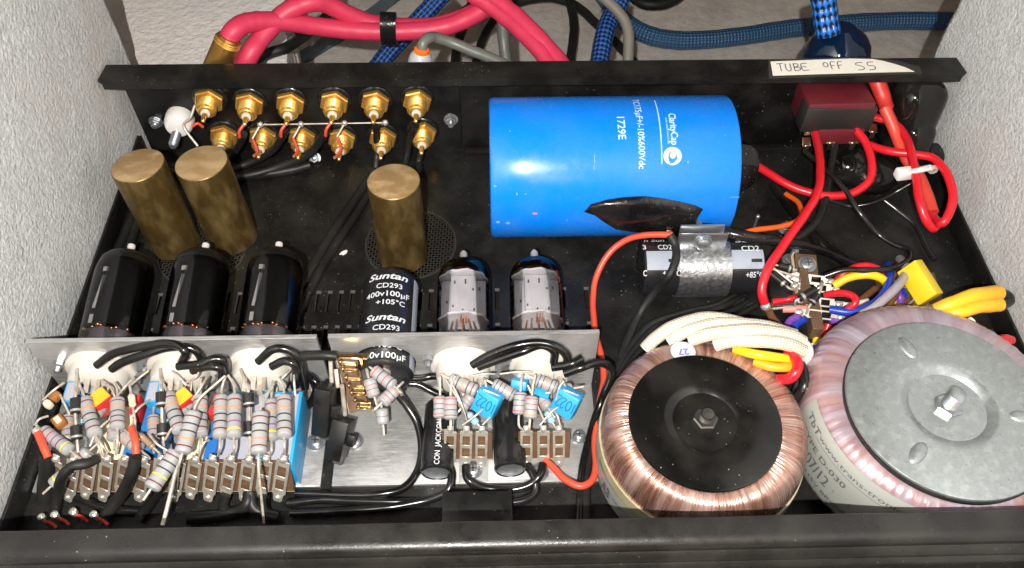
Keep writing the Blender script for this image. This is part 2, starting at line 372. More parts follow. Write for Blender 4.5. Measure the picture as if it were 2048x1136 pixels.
# ================================================================== THE SETTING
fl_bm = ([(-900,-900,-172),(900,-900,-172),(900,900,-172),(-900,900,-172)],[(0,1,2,3)])
tag(obj('floor', fl_bm, CONC, smooth=False), kind='structure')
tag(obj('shelf', box((0,-170,-15),(429,350,12),bev=1), WOOD), kind='structure')
def carpet_wall(side, yb, label):
    x0 = side*215.2; ny, nz_ = 150, 120; V=[]; F=[]
    for i in range(ny+1):
        for j in range(nz_+1):
            y = -520+(yb+520)*(i/ny)**.7; z = -172+(560+172)*j/nz_
            q = Vector((y*.22,z*.22,side*9)); d = noise.noise(q)*.8+noise.noise(q*.3)*.7
            dy = noise.noise(Vector((z*.16,3*side,0)))*1.3+noise.noise(Vector((z*.5,7*side,0)))*.8 if i == ny else 0
            V.append((x0+side*(.9+d*.55), y+dy, z))
    n0=len(V); V += [(x0+side*16, -520, -172),(x0+side*16,-520,560)]
    for i in range(ny):
        for j in range(nz_):
            a=i*(nz_+1)+j; F.append((a,a+1,a+nz_+2,a+nz_+1))
    b0=len(V)
    for j in range(nz_+1): v=V[ny*(nz_+1)+j]; V.append((x0+side*16, v[1]-.6, v[2]))
    for j in range(nz_): a=ny*(nz_+1)+j; F.append((a,a+1,b0+j+1,b0+j))
    F.append((n0,n0+1,b0+nz_,b0))
    tag(obj('carpeted_wall',(V,F),CARPET,ang=180), label, 'wall')
carpet_wall(-1, 32, 'rough light grey carpeted wall on the left of the open black chassis')
carpet_wall(1, 25, 'rough light grey carpeted wall on the right, beside the yellow sleeved wires')
# pale board lying on the floor behind the left wall
L0, L1, L2, L3 = at(150,-20,14), at(570,-20,14), at(575,150,14), at(150,150,14)
nb=14; outl=[L0,L1]+[Vector((L1.x+(L2.x-L1.x)*i/nb+noise.noise(Vector((i*.9,0,0)))*3, L1.y+(L2.y-L1.y)*i/nb,14)) for i in range(1,nb)]+[L2,L3]
tag(obj('carpeted_ledge', prism([(p.x,p.y) for p in outl][::-1], (0,0,-172), Matrix.Identity(3), 186), CARPET2, smooth=False), kind='structure')

# ================================================================== CHASSIS
ch = thing('chassis', 'open black metal equipment chassis with vent slots, back panel and ribbed front panel', 'chassis', (0,-118,0))
XW = 213.2
def floor_tray():
    xs0=[-199+5.4*i for i in range(28)]; xs1=[-43+10.8*i for i in range(7)]
    rows=[(-109.6,-97.1),(-129.5,-117.5)]; V=[];F=[];MI=[]
    def quad(x0,x1,y0,y1,z=0):
        b=len(V); V.extend([(x0,y0,z),(x1,y0,z),(x1,y1,z),(x0,y1,z)]); F.append((b,b+1,b+2,b+3))
    ys=[(-237.5,-129.5),(-117.5,-109.6),(-97.1,0)]
    for y0,y1 in ys: quad(-XW,XW,y0,y1)
    for y0,y1 in rows:
        x=-XW
        for c in xs0+xs1:
            w=1.15; quad(x,c-w,y0,y1); x=c+w
            for (ax,ay,bx,by) in ((c-w,y0,c-w,y1),(c+w,y1,c+w,y0),(c-w,y1,c+w,y1),(c+w,y0,c-w,y0)):
                b=len(V); V.extend([(ax,ay,0),(bx,by,0),(bx,by,-2.4),(ax,ay,-2.4)]); F.append((b,b+1,b+2,b+3)); MI.append(len(F)-1)
        quad(x,XW,y0,y1)
    return V,F,None,[int(i in set(MI)) for i in range(len(F))]
obj('floor_tray', floor_tray(), [BLK,mat('bare_cut_edge',(.22,.22,.21),.4,.4)], ch, smooth=False)
obj('back_panel', box((0,.8,28.2),(418,1.6,57),bev=.3), BLKB, ch)
obj('floor_flange', box((85,-2.2,1.0),(246,4.4,2.0),bev=.5), BLK, ch)
obj('socket_plate', box(((-207-39)/2,-.75,29),(168,1.6,52),bev=.5), BLKB, ch)
fz=58; outl=[(-214.6,-10.3),(-212.5,-11.9),(212.5,-11.9),(214.6,-10.3),(213.6,1.6),(-213.6,1.6)]
obj('back_flange', join(prism(outl,(0,0,fz-1.4),Matrix.Identity(3),1.4), box((0,-11.4,fz-2.9),(425,1.0,3.0))), BLK, ch, smooth=False)
for s in (-1,1):
    obj('side_lip', box((s*(XW-.6),-118.7,6.5),(1.3,237,13),bev=.25), BLK, ch)
prof=[(-263.5,0),(-263.5,57.0),(-264,57.5),(-270.6,57.5),(-272.2,57.25),(-273.4,56.7),(-274.3,55.8),(-274.8,54.6),(-274.6,52.6),(-275.9,51.6),(-276.8,50.2),(-277.2,49.4),(-277.3,48.6),(-278.6,47.6),(-279.2,46.4),(-279.1,45),(-279.1,2),(-278,0)]
prof=[(-237.2+(a+263.5)*.88,b+.5 if b else 0) for a,b in prof]
def extr(prof,x0,x1,n=40):
    V=[];F=[];m=len(prof)
    for i in range(n+1):
        x=x0+(x1-x0)*i/n
        for p in prof: V.append((x,p[0],p[1]))
    for i in range(n):
        for j in range(m): a=i*m+j; c=i*m+(j+1)%m; F.append((a,c,c+m,a+m))
    F += [tuple(range(m))[::-1], tuple(n*m+j for j in range(m))]; return V,F
obj('front_panel', extr(prof,-236,236), BLKF, ch, ang=28)
# pieces bolted to the chassis
obj('mounting_block', box((-30.7,-215.5,8),(27,14.5,16),bev=.4), BLKP, ch)
def vent(c, r):
    V=[];F=[]
    g=[lathe((c.x,c.y,.15),(0,0,1),[(0,r+.9),(.7,r+.6),(.7,r-.1),(0,r-.2)],40)]
    st=2.1; k=int(r/st)
    for i in range(-k,k+1):
        d=i*st; h=math.sqrt(max(0,r*r-d*d))
        for a in (math.radians(42),math.radians(-48)):
            R=Matrix.Rotation(a,3,'Z'); g.append(box(Vector((c.x,c.y,.45))+R@Vector((d,0,0)),(.75,2*h,.35),R))
    return join(*g)
for (px,py,r) in ((822,488,22.3),(405,505,21)):
    c = at(px,py,0); obj('vent_grille', vent(c,r), mat('black_wire_mesh',(.05,.047,.04),.38,.4), ch)
# nuts and screws on the back panel and floor
def nut_screw(p, axis, label, R=3.0, L=5.0, m=STEEL, thread=True, name='machine_screw', group='loose looking nuts and screws in the chassis'):
    t=thing(name,label,'screw',p,group); p=Vector(p); a=Vector(axis).normalized()
    obj('washer',lathe(p,a,[(0,R*1.35),(.5,R*1.35),(.55,R*.6)],20),m,t)
    obj('nut',lathe(p+a*.55,a,[(0,R*.95),(.2,R*1.08),(2.0,R*1.08),(2.3,R*.9),(2.3,R*.55)],6),m,t,smooth=False)
    pr=[(0,R*.55)]
    for i in range(int(L/.6)): pr += [(.3+i*.6,R*.47),(.6+i*.6,R*.56)]
    pr += [(pr[-1][0]+.25,R*.36)]
    obj('thread',lathe(p+a*.5,a,pr,14),m,t); return t
def pan_screw(p, axis, label, R=3.2, m=STEEL, group='loose looking nuts and screws in the chassis', ref=None):
    t=thing('pan_head_screw',label,'screw',p,group); p=Vector(p); a,u,w=frame(axis,ref)
    obj('washer',lathe(p,a,[(0,R*1.35),(.5,R*1.35),(.55,R*.6)],20),m,t)
    obj('screw_head',lathe(p+a*.5,a,[(0,R),(.9,R*.98),(1.5,R*.75),(1.75,R*.35),(1.8,.01)],20),m,t)
    RR=axes(u,w); RR2=Matrix((u,w,a)).transposed()
    obj('cross_slot',join(box(p+a*2.2,(R*1.1,R*.22,.2),RR2),box(p+a*2.2,(R*.22,R*1.1,.2),RR2)),mat('dark_slot',(.05,.05,.05),.6),t); return t
P=atY(312,243,-1.5); nut_screw(P,(0,-1,0),'bright nut on the back panel left of the round white spacer',2.7,4)
P=atY(902,238,-1.5); nut_screw(P,(0,-1,0),'bright nut on the back panel between the gold sockets and blue capacitor',2.8,5)
P=at(630,316,1); nut_screw(P,(0,-.6,.5),'dull nut at the foot of the back panel below the lower gold sockets',2.4,3)
# ================================================================== RCA SOCKETS
def rca():
    t=thing('phono_socket','x','socket',(0,0,0)); a=(0,-1,0); o=Vector((0,0,0))
    obj('washer',lathe(o,a,[(0,9.0),(1.3,8.8),(2.0,8.0),(2.2,5)],28),mat('black_socket_washer',(.012,.011,.01),.2,spec=.6),t)
    obj('hex_nut',lathe(o-Vector((0,2.0,0)),a,[(0,7.2),(.3,7.7),(2.3,7.7),(2.8,7.0),(2.8,4.6)],6,ref=(.26,0,.96)),GOLD,t,smooth=False)
    pr=[]
    for i in range(6): pr += [(4.5+i*1.1,5.0),(5.05+i*1.1,4.3)]
    pr += [(11.4,4.2),(12.2,3.3),(12.2,2.2)]
    obj('threaded_barrel',lathe(o,a,pr,24),GOLD,t,ang=60)
    obj('insulator',lathe(o,a,[(12,2.4),(13.2,2.4),(13.4,2.1),(13.4,1.2)],18),CERA,t)
    obj('centre_pin',lathe(o,a,[(13.2,1.35),(15.8,1.35),(16.4,1.1),(18.6,1.0),(19.0,.6)],12),GOLD,t)
    return t
rows=[[(417,205),(498,212),(580,211),(668,209),(750,208),(834,206)],[(447,276),(525,278),(603,279),(683,282),(765,280),(845,270)]]
words=['leftmost','second','third','fourth','fifth','last']; proto=None; RP={}
for ri,row in enumerate(rows):
    for i,(px,py) in enumerate(row):
        p=atY(px,py,-5.5); p=Vector((p.x,-1.2,p.z)); RP[(ri,i)]=p
        lab='gold plated phono socket, %s from the left in the %s row on the back panel'%(words[i],('upper','lower')[ri]) if 0<i<5 else 'gold plated phono socket at the %s end of the %s row on the back panel'%(('left','right')[i>0],('upper','lower')[ri])
        if proto is None: proto=rca(); proto.location=p*S; ROOT.update({o:p for o in [proto]}); tag(proto,lab,None,'gold phono sockets on the back panel')
        else: dup(proto,p,lab,'gold phono sockets on the back panel')
# ================================================================== WIRES helper
def wire(label, m, r, pts, cat='wire', name=None, seg=10, k=6, group=None, flat_=1, ends=None, z0=None):
    Pp=[(at(*p) if len(p)==3 else Vector(p[:3])) for p in pts]
    o=obj(name or 'wire',tube(Pp,r,seg,k,flat_),m,ang=60); tag(o,label,cat,group)
    for e in (ends or ''):
        q=Pp[0] if e=='a' else Pp[-1]; obj('solder_joint',ball(q,(r if not isinstance(r,tuple) else r[0])*1.15,10),SOLD,o)
    return o
def ypt(px,py,Y): p=atY(px,py,Y); return (p.x,p.y,p.z,0)
def rp(r,i,dx=0,dy=-19,dz=0): p=RP[(r,i)]; return (p.x+dx,p.y+dy,p.z+dz,0)
bus=[rp(0,i,4.6,-9,-8.5) for i in (1,2,3,4)]
o=wire('thin bare silver bus wire running between the two rows of gold sockets',TIN,.42,[bus[0],bus[3]])
for b in bus: obj('solder_joint',ball(b[:3],1.7,10,(1,.9,1)),SOLD,o)
for i in (1,2,3):
    a=bus[i-1]; b=rp(1,i,-2,-18,1)
    mid=(a[0]-4,a[1]-6,a[2]-4,0)
    wire('thin red wire from silver bus to the %s lower gold socket pin'%words[i],REDO,.75,[mid,(a[0]-2.5,a[1]-9,a[2]-10,0),b],ends='b',group='thin red wires on the gold sockets')
    wire('bare silver lead hanging from the bus wire beside the %s lower socket'%words[i],TIN,.6,[a,mid],group='bare silver leads on the gold sockets')
    c=rp(0,i,-.5,-19,0); d=(c[0]-3,c[1]-2,c[2]-6,0)
    wire('short red tail on the pin of the %s upper gold socket'%words[i],REDO,.8,[c,(c[0]-2,c[1]-2,c[2]-2,0),d],group='short red tails on the upper sockets')
    # black coax dropping from that tail and sweeping left along the floor
e=[[(487,268,30),(470,300,14),(430,330,6),(395,345,4)],[(570,262,30),(545,300,14),(500,325,6),(440,345,4)],[(655,258,30),(620,305,14),(560,333,6),(490,352,4),(430,360,3)]]
for i,pp in enumerate(e): wire('black screened cable curving down from the %s upper gold socket to the floor'%words[i+1],BLKD,(2.1,2.5),pp,'cable',group='black screened cables from the sockets')
wire('black cable hanging from the upper of the right end gold sockets',BLKD,2.0,[(832,250,26),(820,280,16),(812,325,4)],'cable')
wire('black cable hanging from the lower right end gold socket behind the lone brass cylinder',BLKD,2.0,[(843,300,10),(838,325,4),(842,350,3)],'cable')
wire('black cable hanging from the fifth gold socket pair',BLKD,1.8,[(752,252,28),(754,300,10),(752,335,3)],'cable')
a=rp(0,0,-6,-8,-4); b=(a[0]-3,a[1]-5,a[2]-6,0)
wire('bare twisted lead from the upper left gold socket to the white spacer',TIN,.7,[rp(0,0,-7,-5,-1),(a[0]-4,a[1]-1,a[2]-2,0),(a[0]-8,a[1]-3,a[2]-6,0),(a[0]-2,a[1]-9,a[2]-14,0)])
wire('thin red wire beside the round white spacer at the left end',REDO,.8,[(384,253,26),(395,247,27),(406,254,24)])
# white nylon spacer with bolt
p=atY(362,238,-2); t=thing('nylon_spacer','round white nylon spacer with a steel bolt on the back panel','spacer',(p.x,-1.2,p.z))
obj('spacer_body',lathe((p.x,-1.2,p.z+1),(0,-1,0),[(0,7.2),(2,7.4),(7,7.0),(9,5.8),(9.6,3)],24),WHITE,t)
pr=[]
for i in range(9): pr += [(9+i*1.0,2.5),(9.5+i*1.0,2.15)]
pr += [(18.6,1.6)]
obj('bolt',lathe((p.x-.5,-1.2,p.z-1),(-.06,-1,-.12),pr,14),STEEL,t,ang=60)
# ================================================================== BRASS CYLINDERS
def brass(px,py,tx,ty,h,label):
    b=at(px,py,.3); tp=at(tx,ty,h); a=(tp-b).normalized(); Lh=(tp-b).length
    t=thing('brass_cylinder',label,'weight',b,'solid brass cylinders standing on the chassis floor')
    r=12.1; prf=[(0,r-.5),(.5,r),(Lh*.3,r),(Lh*.6,r),(Lh-.35,r),(Lh,r-.3)]
    obj('cylinder_side',lathe(b,a,prf,56,rfun=lambda q,tt:q*(1+.004*math.sin(3*tt))),BRASS,t)
    obj('sawn_top',lathe(b+a*(Lh-.02),a,[(0,r-.3),(.08,r-.5),(.1,.01)],56,rfun=lambda q,tt:q*(1+.004*math.sin(3*tt))),BRASST,t)
brass(353,487,275,330,51,'aged brass cylinder leaning left beside the carpeted wall')
brass(468,476,402,325,51,'aged brass cylinder leaning left, standing right of the other leaning one')
brass(806,513,787,362,50.5,'upright aged brass cylinder standing alone on a round vent grille')
# ================================================================== BLUE CAPACITOR
yc,zc,rc=-49.3,33.8,33.8; xa=at(979,330,60).x; xb=at(1488,325,60).x
bc=thing('film_capacitor','large bright blue cylindrical film capacitor with white printing lying by the back panel','capacitor',((xa+xb)/2,yc,0))
obj('case',lathe((xa,yc,zc),(1,0,0),[(0,rc-2.2),(.5,rc-.7),(1.8,rc),(20,rc),(xb-xa-1.2,rc),(xb-xa-.3,rc-.5)],72),BLUEC,bc)
obj('end_seal',join(lathe((xb-.5,yc,zc),(1,0,0),[(0,rc-.6),(.5,rc-2),(1.0,rc-3),(1.1,.01)],48),lathe((xb,yc-4,zc+3),(1,0,-.1),[(0,14),(8,13.5),(13,10),(14,6)],9,rfun=lambda q,t:q*(1+.12*math.sin(2*t+1)))),TAPE,bc)
def phi(px,py): q=hit_x(px,py,yc,zc,rc); return math.atan2(q.z-zc,q.y-yc), q.x
def on_cap(g2,ph0,x0,lift=.1):     # u runs from the top towards the viewer, letter tops face +X
    def fn(u,v): f=ph0+u/rc; return (x0+v, yc+(rc+lift)*math.cos(f), zc+(rc+lift)*math.sin(f))
    return wrap(g2,fn)
def cap_text(s,p0,p1,h,bold,name='lettering',m=PALE):
    f0,x0=phi(*p0); f1,x1=phi(*p1); g=fit_text(s,(f1-f0)*rc,h,bold,1.2); obj(name,on_cap(g,f0,x0),m,bc,smooth=False)
cap_text('1729E',(1233,231),(1236,279),3.4,.012)
cap_text('TC175\u00b5F+/-10%600Vdc',(1264,200),(1274,338),2.9,.008)
cap_text('ClarityCap',(1336,227),(1339,290),3.2,.014)
cap_text('AUDIO GRADE CAPACITORS',(1330,235),(1332,288),.7,.0)
f0,x0=phi(1313,201); f1,x1=phi(1319,328)
obj('printed_line',on_cap(([(u*(f1-f0)*rc/24,v) for u in range(25) for v in (-.22,.22)],[(2*i,2*i+2,2*i+3,2*i+1) for i in range(24)]),f0,(x0+x1)/2),PALE,bc,smooth=False)
f0,x0=phi(1345,312)
V=[(4.1*math.cos(2*math.pi*i/36),4.1*math.sin(2*math.pi*i/36)) for i in range(36)]
obj('logo_disc',on_cap((V+[(0,0)],[(i,(i+1)%36,36) for i in range(36)]),f0,x0,.1),PALE,bc,smooth=False)
V=[(.6+2.55*math.cos(t)*(1-.25*math.sin(t)),.1+2.0*math.sin(t)) for t in [2*math.pi*i/28 for i in range(28)]]+[(.6,.1)]
obj('logo_ring',on_cap((V,[(i,(i+1)%28,28) for i in range(28)]),f0,x0,.16),BLUEC,bc,smooth=False)
V=[(-.3+1.45*math.cos(t),.1+1.35*math.sin(t)) for t in [2*math.pi*i/24 for i in range(24)]]+[(-.3,.1)]
obj('logo_dot',on_cap((V,[(i,(i+1)%24,24) for i in range(24)]),f0,x0,.22),PALE,bc,smooth=False)
obj('logo_tail',on_cap(([(2.2,-.5),(3.6,-1.5),(3.2,-.2),(3.0,.9)],[(0,1,2,3)]),f0,x0,.2),BLUEC,bc,smooth=False)
def cap_mark(px,py,w,h,m,name='scuff'):
    f0,x0=phi(px,py); n=9; pts=[(h*.5*math.cos(2*math.pi*i/n)*(1+.4*noise.noise(Vector((i,px,0)))),w*.5*math.sin(2*math.pi*i/n)*(1+.4*noise.noise(Vector((i,py,3))))) for i in range(n)]
    obj(name,on_cap((pts+[(0,0)],[(i,(i+1)%n,n) for i in range(n)]),f0,x0,.07),m,bc,smooth=False)
SC1=flat('pale_scuff',(.20,.38,.66),.5)
for q in ((996,444,2.0,1.6),(1016,446,2.0,1.6),(1034,388,.5,1.6),(1051,388,.5,.6),(1134,440,.4,2.2),(1189,318,.3,4.6),(1188,335,.25,3.0),(1376,324,.5,1.4),(1020,262,.5,.5),(1450,270,.4,.7),(1470,394,5,.25),(1100,214,.4,.6),(990,372,1.2,.5)): cap_mark(*q,SC1)
cap_mark(1070,427,2.4,1.1,flat('pink_mark',(.75,.22,.45),.5),'pink_paint_mark')
# ragged black tape over the capacitor's front
def tape_patch():
    top=[(1171,421),(1182,408),(1215,399),(1250,394),(1290,392),(1330,397),(1365,404),(1392,411),(1406,418),(1396,432),(1386,440),(1400,447),(1450,455),(1530,466)]
    bot=[(1168,424),(1190,431),(1210,446),(1232,459),(1262,464),(1292,467),(1320,470),(1343,472),(1362,472),(1385,473),(1400,474),(1420,476),(1465,478),(1532,476)]
    V=[];F=[];n=len(top);m=7
    def pt(px,py,h):
        d=ray(px,py); q=hit_x(px,py,yc,zc,rc); return q-d.normalized()*h
    for i in range(n):
        for j in range(m+1):
            s=j/m; px=top[i][0]+(bot[i][0]-top[i][0])*s; py=top[i][1]+(bot[i][1]-top[i][1])*s
            e=math.sin(math.pi*min(max(i/(n-1),.03),.97))**.5*(math.sin(math.pi*min(max(s,.0),1)))**.8
            h=.8+3.6*e+noise.noise(Vector((i*.6,j*.5,2)))*1.1+max(0,s-.7)*3
            V.append(pt(px,py,max(.5,h+noise.noise(Vector((i*1.3,j*1.1,7)))*1.2*e)))
    W_=m+1
    for i in range(n-1):
        for j in range(m): a=i*W_+j; F.append((a,a+1,a+W_+1,a+W_))
    N0=len(V); V2=[v+ray(1300,430).normalized()*.8 for v in V]; V+=V2
    F += [tuple(x+N0 for x in f)[::-1] for f in F]
    rim=[i*W_ for i in range(n)]+[ (n-1)*W_+j for j in range(1,W_)]+[i*W_+m for i in range(n-2,-1,-1)]+[j for j in range(m-1,0,-1)]
    for i in range(len(rim)): a,b=rim[i],rim[(i+1)%len(rim)]; F.append((b,a,a+N0,b+N0))
    return V,F
tp_=obj('tape_wrap',tape_patch(),TAPE,ang=70); tag(tp_,'crumpled black vinyl tape wrap stuck over the lower edge of the large blue capacitor','tape')
obj('exposed_foil',box(hit_x(1335,462,yc,zc,rc)+Vector((0,-3.5,3)),(3.2,2.2,1.6),Matrix.Rotation(.5,3,'Z')@Matrix.Rotation(.6,3,'Y'),.5),mat('cream_foil',(.75,.55,.36),.35,.3),tp_)
# ================================================================== TUBES
def tube_valve(xc, yb, z, r, L, label, dark):
    t=thing('vacuum_tube',label,'vacuum tube',(xc,yb,z),'black glass vacuum tubes' if dark else 'clear glass vacuum tubes'); o=Vector((xc,yb,z)); a=(0,1,0); t.rotation_euler=(math.radians(9),0,0)
    prof=[(0,r*.80),(1.5,r*.93),(4,r*.985),(9,r),(L*.55,r),(L*.74,r*.985)]
    for i in range(1,9): q=i/8*math.pi/2; prof.append((L*.74+L*.17*math.sin(q), max(r*.22,r*.985*math.cos(q)**.62)))
    obj('glass_envelope',lathe(o,a,prof,48),GLASSK if dark else GLASS,t,ang=60)
    obj('glass_tip',lathe(o+Vector((0,L*.905,0)),a,[(0,r*.22),(1.5,r*.13),(4.0,r*.11),(6.0,r*.14),(7.2,r*.13),(8.0,r*.05)] if dark else [(0,r*.28),(1.5,r*.17),(5.2,r*.15),(6.6,r*.07)],14),mat('smoky_glass_tip',(.30,.27,.25),.1) if not dark else mat('pale_glass_tip',(.52,.48,.47),.12),t)
    if dark:
        obj('coated_sleeve',lathe(o+Vector((0,10,0)),a,[(0,r*.93),(L*.42,r*.94),(L*.63,r*.93)]+[(L*.63+L*.12*math.sin(q),r*.92*math.cos(q)**.6+.02) for q in (.4,.8,1.2,1.5)],40),mat('graphite_coating',(.0045,.0045,.0045),.35),t)
        obj('getter_strip',join(box(o+Vector((-r*.28,25,r*.94)),(1.3,16,.5),Matrix.Rotation(-.10,3,'Z')),box(o+Vector((-r*.22,36,r*.95)),(2.4,2.2,.5)),box(o+Vector((-r*.34,12,r*.95)),(1.6,4,.5))),mat('dull_silver_strip',(.20,.19,.19),.3,.3),t)
        obj('base_ring',lathe(o+Vector((0,3.0,0)),a,[(0,r*.86),(3,r*.93),(5.5,r*.91),(6.5,r*.6)],40),mat('violet_base_glass',(.16,.13,.15),.25,.4),t)
        g=[ball(o+Vector((r*.91*math.sin(q),9.0+1.3*noise.noise(Vector((q*4,xc,1))),r*.91*math.cos(q))),.75+.35*abs(math.sin(7*q))+.35*noise.noise(Vector((i*2.3,xc,0))),8) for i,q in enumerate((-.82,-.66,-.30,-.10,.02,.40,.55,.95))]
        obj('copper_pin',join(*g),COPPERW,t)
    else:
        pl=mat('grey_anode_plate',(.41,.40,.42),.45,.1,var=(8,(.35,.34,.36)))
        R8=Matrix.Rotation(.05,3,'Y')
        obj('anode_plate',join(box(o+Vector((0,23.6,r*.02)),(r*.95,19,r*1.2),R8,.4),box(o+Vector((-r*.62,23.6,-.5)),(r*.42,17.6,r*.75),R8,.4),box(o+Vector((r*.62,23.6,-.5)),(r*.42,17.6,r*.75),R8,.4)),pl,t)
        obj('plate_hole',join(*[box(o+Vector((dx*r,dy*.9,r*zz)),(.7,ln,.3),R8) for dx,dy,ln,zz in ((-.3,33,1.6,.63),(.1,33.5,2.2,.63),(-.36,20,1.2,.63),(.42,18,1.4,.63),(.38,29,1.0,.63),(0,17.5,1.6,.63),(-.6,24,1.2,.36),(.62,31,1.6,.36))]),mat('dark_slot',(.05,.05,.05),.6),t)
        mica=mat('cloudy_mica',(.66,.64,.66),.3,var=(12,(.48,.47,.49)),bump=(30,.4))
        def disc(d,rr): return lathe(o+Vector((0,d,0)),a,[(0,rr),(1.0,rr),(1.05,.01)],30,rfun=lambda q,tt:q*(1+.05*math.sin(9*tt)))
        obj('mica_disc',disc(13,r*.93),mica,t); obj('mica_disc',disc(33.7,r*.92),mica,t)
        obj('getter_flash',lathe(o,a,[(L*.745,r*.955)]+[(L*.74+L*.155*math.sin(q),r*.955*math.cos(q)**.62) for q in (.35,.7,1.0,1.25,1.42)],40),glass('brown_getter_flash_%d'%int(xc),(.62,.42,.30),1.5),t)
        obj('getter_ring',lathe(o+Vector((0,38,1)),a,[(0,4.2),(.9,4.2),(.9,3.2),(0,3.2),(0,4.2)],20),COPPERW,t)
        sup=[tube([o+Vector((r*.62*math.sin(q),3,r*.72*math.cos(q))),o+Vector((r*.55*math.sin(q),8,r*.55*math.cos(q))),o+Vector((r*.40*math.sin(q),15,r*.40*math.cos(q)))],.38,6) for q in [-1.0+.5*i for i in range(5)]]
        obj('support_wire',join(*sup),mat('copper_support',(.62,.36,.22),.25,1),t)
        obj('glass_button',lathe(o,a,[(1,r*.86),(3.0,r*.84),(5.2,r*.5),(6,.05)],32),glass('pinkish_glass',(.62,.50,.46),1.5),t)
        obj('hot_wire',join(*[tube([o+Vector((dx,9,r*.72)),o+Vector((dx+.3,13,r*.80))],.35,6) for dx in (-.8,.6,1.7)]),mat('bright_copper',(.9,.50,.35),.15,1),t)
YB=-149.6; Z0=22
for x,l in ((-188.3,'leftmost black glass vacuum tube, next to the left carpeted wall'),(-154.6,'middle black glass vacuum tube below the two leaning brass cylinders'),(-121.2,'rightmost black glass vacuum tube in its row of three')):
    tube_valve(x,YB+4,Z0-2,12.7,53,l,True)
for x,l in ((-36.6,'clear glass vacuum tube with grey plates, left one beside the printed capacitor'),(-4.2,'clear glass vacuum tube with grey plates, right one near the orange-red wire')):
    tube_valve(x,YB+4,Z0-2.5,11.8,48,l,False)
# ================================================================== ALUMINIUM BRACKETS
def bracket(x0,x1,label,hole=None,skew=0):
    t=thing('aluminium_bracket',label,'bracket',((x0+x1)/2,-152,0),'aluminium tube brackets')
    y0=-152.6; th=2.0
    if hole:
        c,r=hole; n=28; V=[];F=[]
        ring=[(c[0]+r*math.cos(2*math.pi*i/n),c[1]+r*math.sin(2*math.pi*i/n)) for i in range(n)]
        def outer(i):
            q=2*math.pi*i/n; dx,dz=math.cos(q),math.sin(q); k=1e9
            for lim,dd,cc in ((x0,dx,c[0]),(x1,dx,c[0]),(0.0,dz,c[1]),(41.5,dz,c[1])):
                if abs(dd)>1e-6 and (lim-cc)/dd>0: k=min(k,(lim-cc)/dd)
            return (c[0]+dx*k,c[1]+dz*k)
        out=[outer(i) for i in range(n)]
        cor=[(x1,41.5),(x0,41.5),(x0,0),(x1,0)]
        pts=[(y,q) for y in (y0,y0+th) for q in ring+out]; 
        V=[(q[0],y,q[1]) for y,q in pts]; m2=2*n
        for s in (0,1):
            for i in range(n):
                j=(i+1)%n; f=[s*m2+i,s*m2+j,s*m2+n+j]; 
                A,B=out[i],out[j]
                cc=[k for k in cor if (abs(A[0]-k[0])<1e-4 or abs(A[1]-k[1])<1e-4) and (abs(B[0]-k[0])<1e-4 or abs(B[1]-k[1])<1e-4) and abs(A[0]-B[0])>1e-4 and abs(A[1]-B[1])>1e-4]
                if cc: V.append((cc[0][0],y0+th*s,cc[0][1])); f.append(len(V)-1)
                f.append(s*m2+n+i); F.append(tuple(f) if s==0 else tuple(f[::-1]))
        for i in range(n): j=(i+1)%n; F.append((i,j,m2+j,m2+i))
        F_top=box(((x0+x1)/2,y0+th/2,41.3),(x1-x0,th-.1,.5))
        g=join((V,F),F_top,box((x0+.25,y0+th/2,20.5),(.5,th-.1,41)),box((x1-.25,y0+th/2,20.5),(.5,th-.1,41)))
    else: g=box(((x0+x1)/2,y0+th/2,20.75),(x1-x0,th,41.5),bev=.25)
    obj('upright_plate',g,ALU,t,smooth=False)
    obj('base_plate',box(((x0+x1)/2,(y0-198.6)/2,1.0),(x1-x0-skew,198.6+y0,1.8),bev=.25),ALU,t); return t
bracket(-211.2,-95.0,'aluminium bracket plate on the left carrying the three black tubes',None)
bracket(-90.4,19.7,'aluminium bracket plate in the middle carrying the two clear tubes',((-69.5,22),13.2))
def socket_c(xc,z,r,label):
    t=thing('ceramic_tube_socket',label,'tube socket',(xc,-152.6,z),'white ceramic tube sockets'); o=Vector((xc,-152.7,z)); a=(0,-1,0)
    obj('flange',lathe(o,a,[(0,r*1.02),(1.4,r*1.02),(2.0,r*.95)],40,rfun=lambda q,tt:q*(1+.0*tt)),CERA,t)
    obj('ceramic_body',lathe(o,a,[(1.4,r*.86),(6,r*.84),(8.3,r*.80),(9.2,r*.66),(9.3,.01)],40),CERA,t)
    obj('collar',lathe(o+Vector((0,2.2,0)),(0,1,0),[(0,r*.9),(3.6,r*.9),(4.0,r*.78),(4.0,.01)],36),mat('socket_collar',(.55,.54,.51),.4),t)
    for i in range(9):
        q=math.radians(-215+i*31+90) ; rr=r*.56; c=o+Vector((rr*math.cos(q),-9,rr*math.sin(q)))
        obj('pin_tag',box(c+Vector((0,-2.8,-.8)),(1.9,6.5,.5),Matrix.Rotation(.3,3,'X')@Matrix.Rotation(q+1.57,3,'Y')),TIN,t)
    obj('centre_spigot',lathe(o,a,[(9.2,2.4),(13,2.2),(13.2,1.2)],12),TIN,t)
    for s in (-1,1):
        obj('rivet',lathe(o+Vector((s*r*1.08,0,6 if s<0 else -4)),a,[(0,2.4),(2.2,2.2),(2.6,1.2),(5,1.1)],6),STEEL,t,smooth=False)
        obj('rivet',lathe(o+Vector((s*r*1.08,2.2,9 if s<0 else -4)),(0,1,0),[(0,2.8),(1.2,2.5),(1.8,1)],16),STEEL,t)
for x,l in ((-188.3,'left end of three'),(-154.6,'middle one of three'),(-121.2,'right end of three')): socket_c(x,Z0-1,13.8,'white ceramic tube socket on the left aluminium plate, '+l)
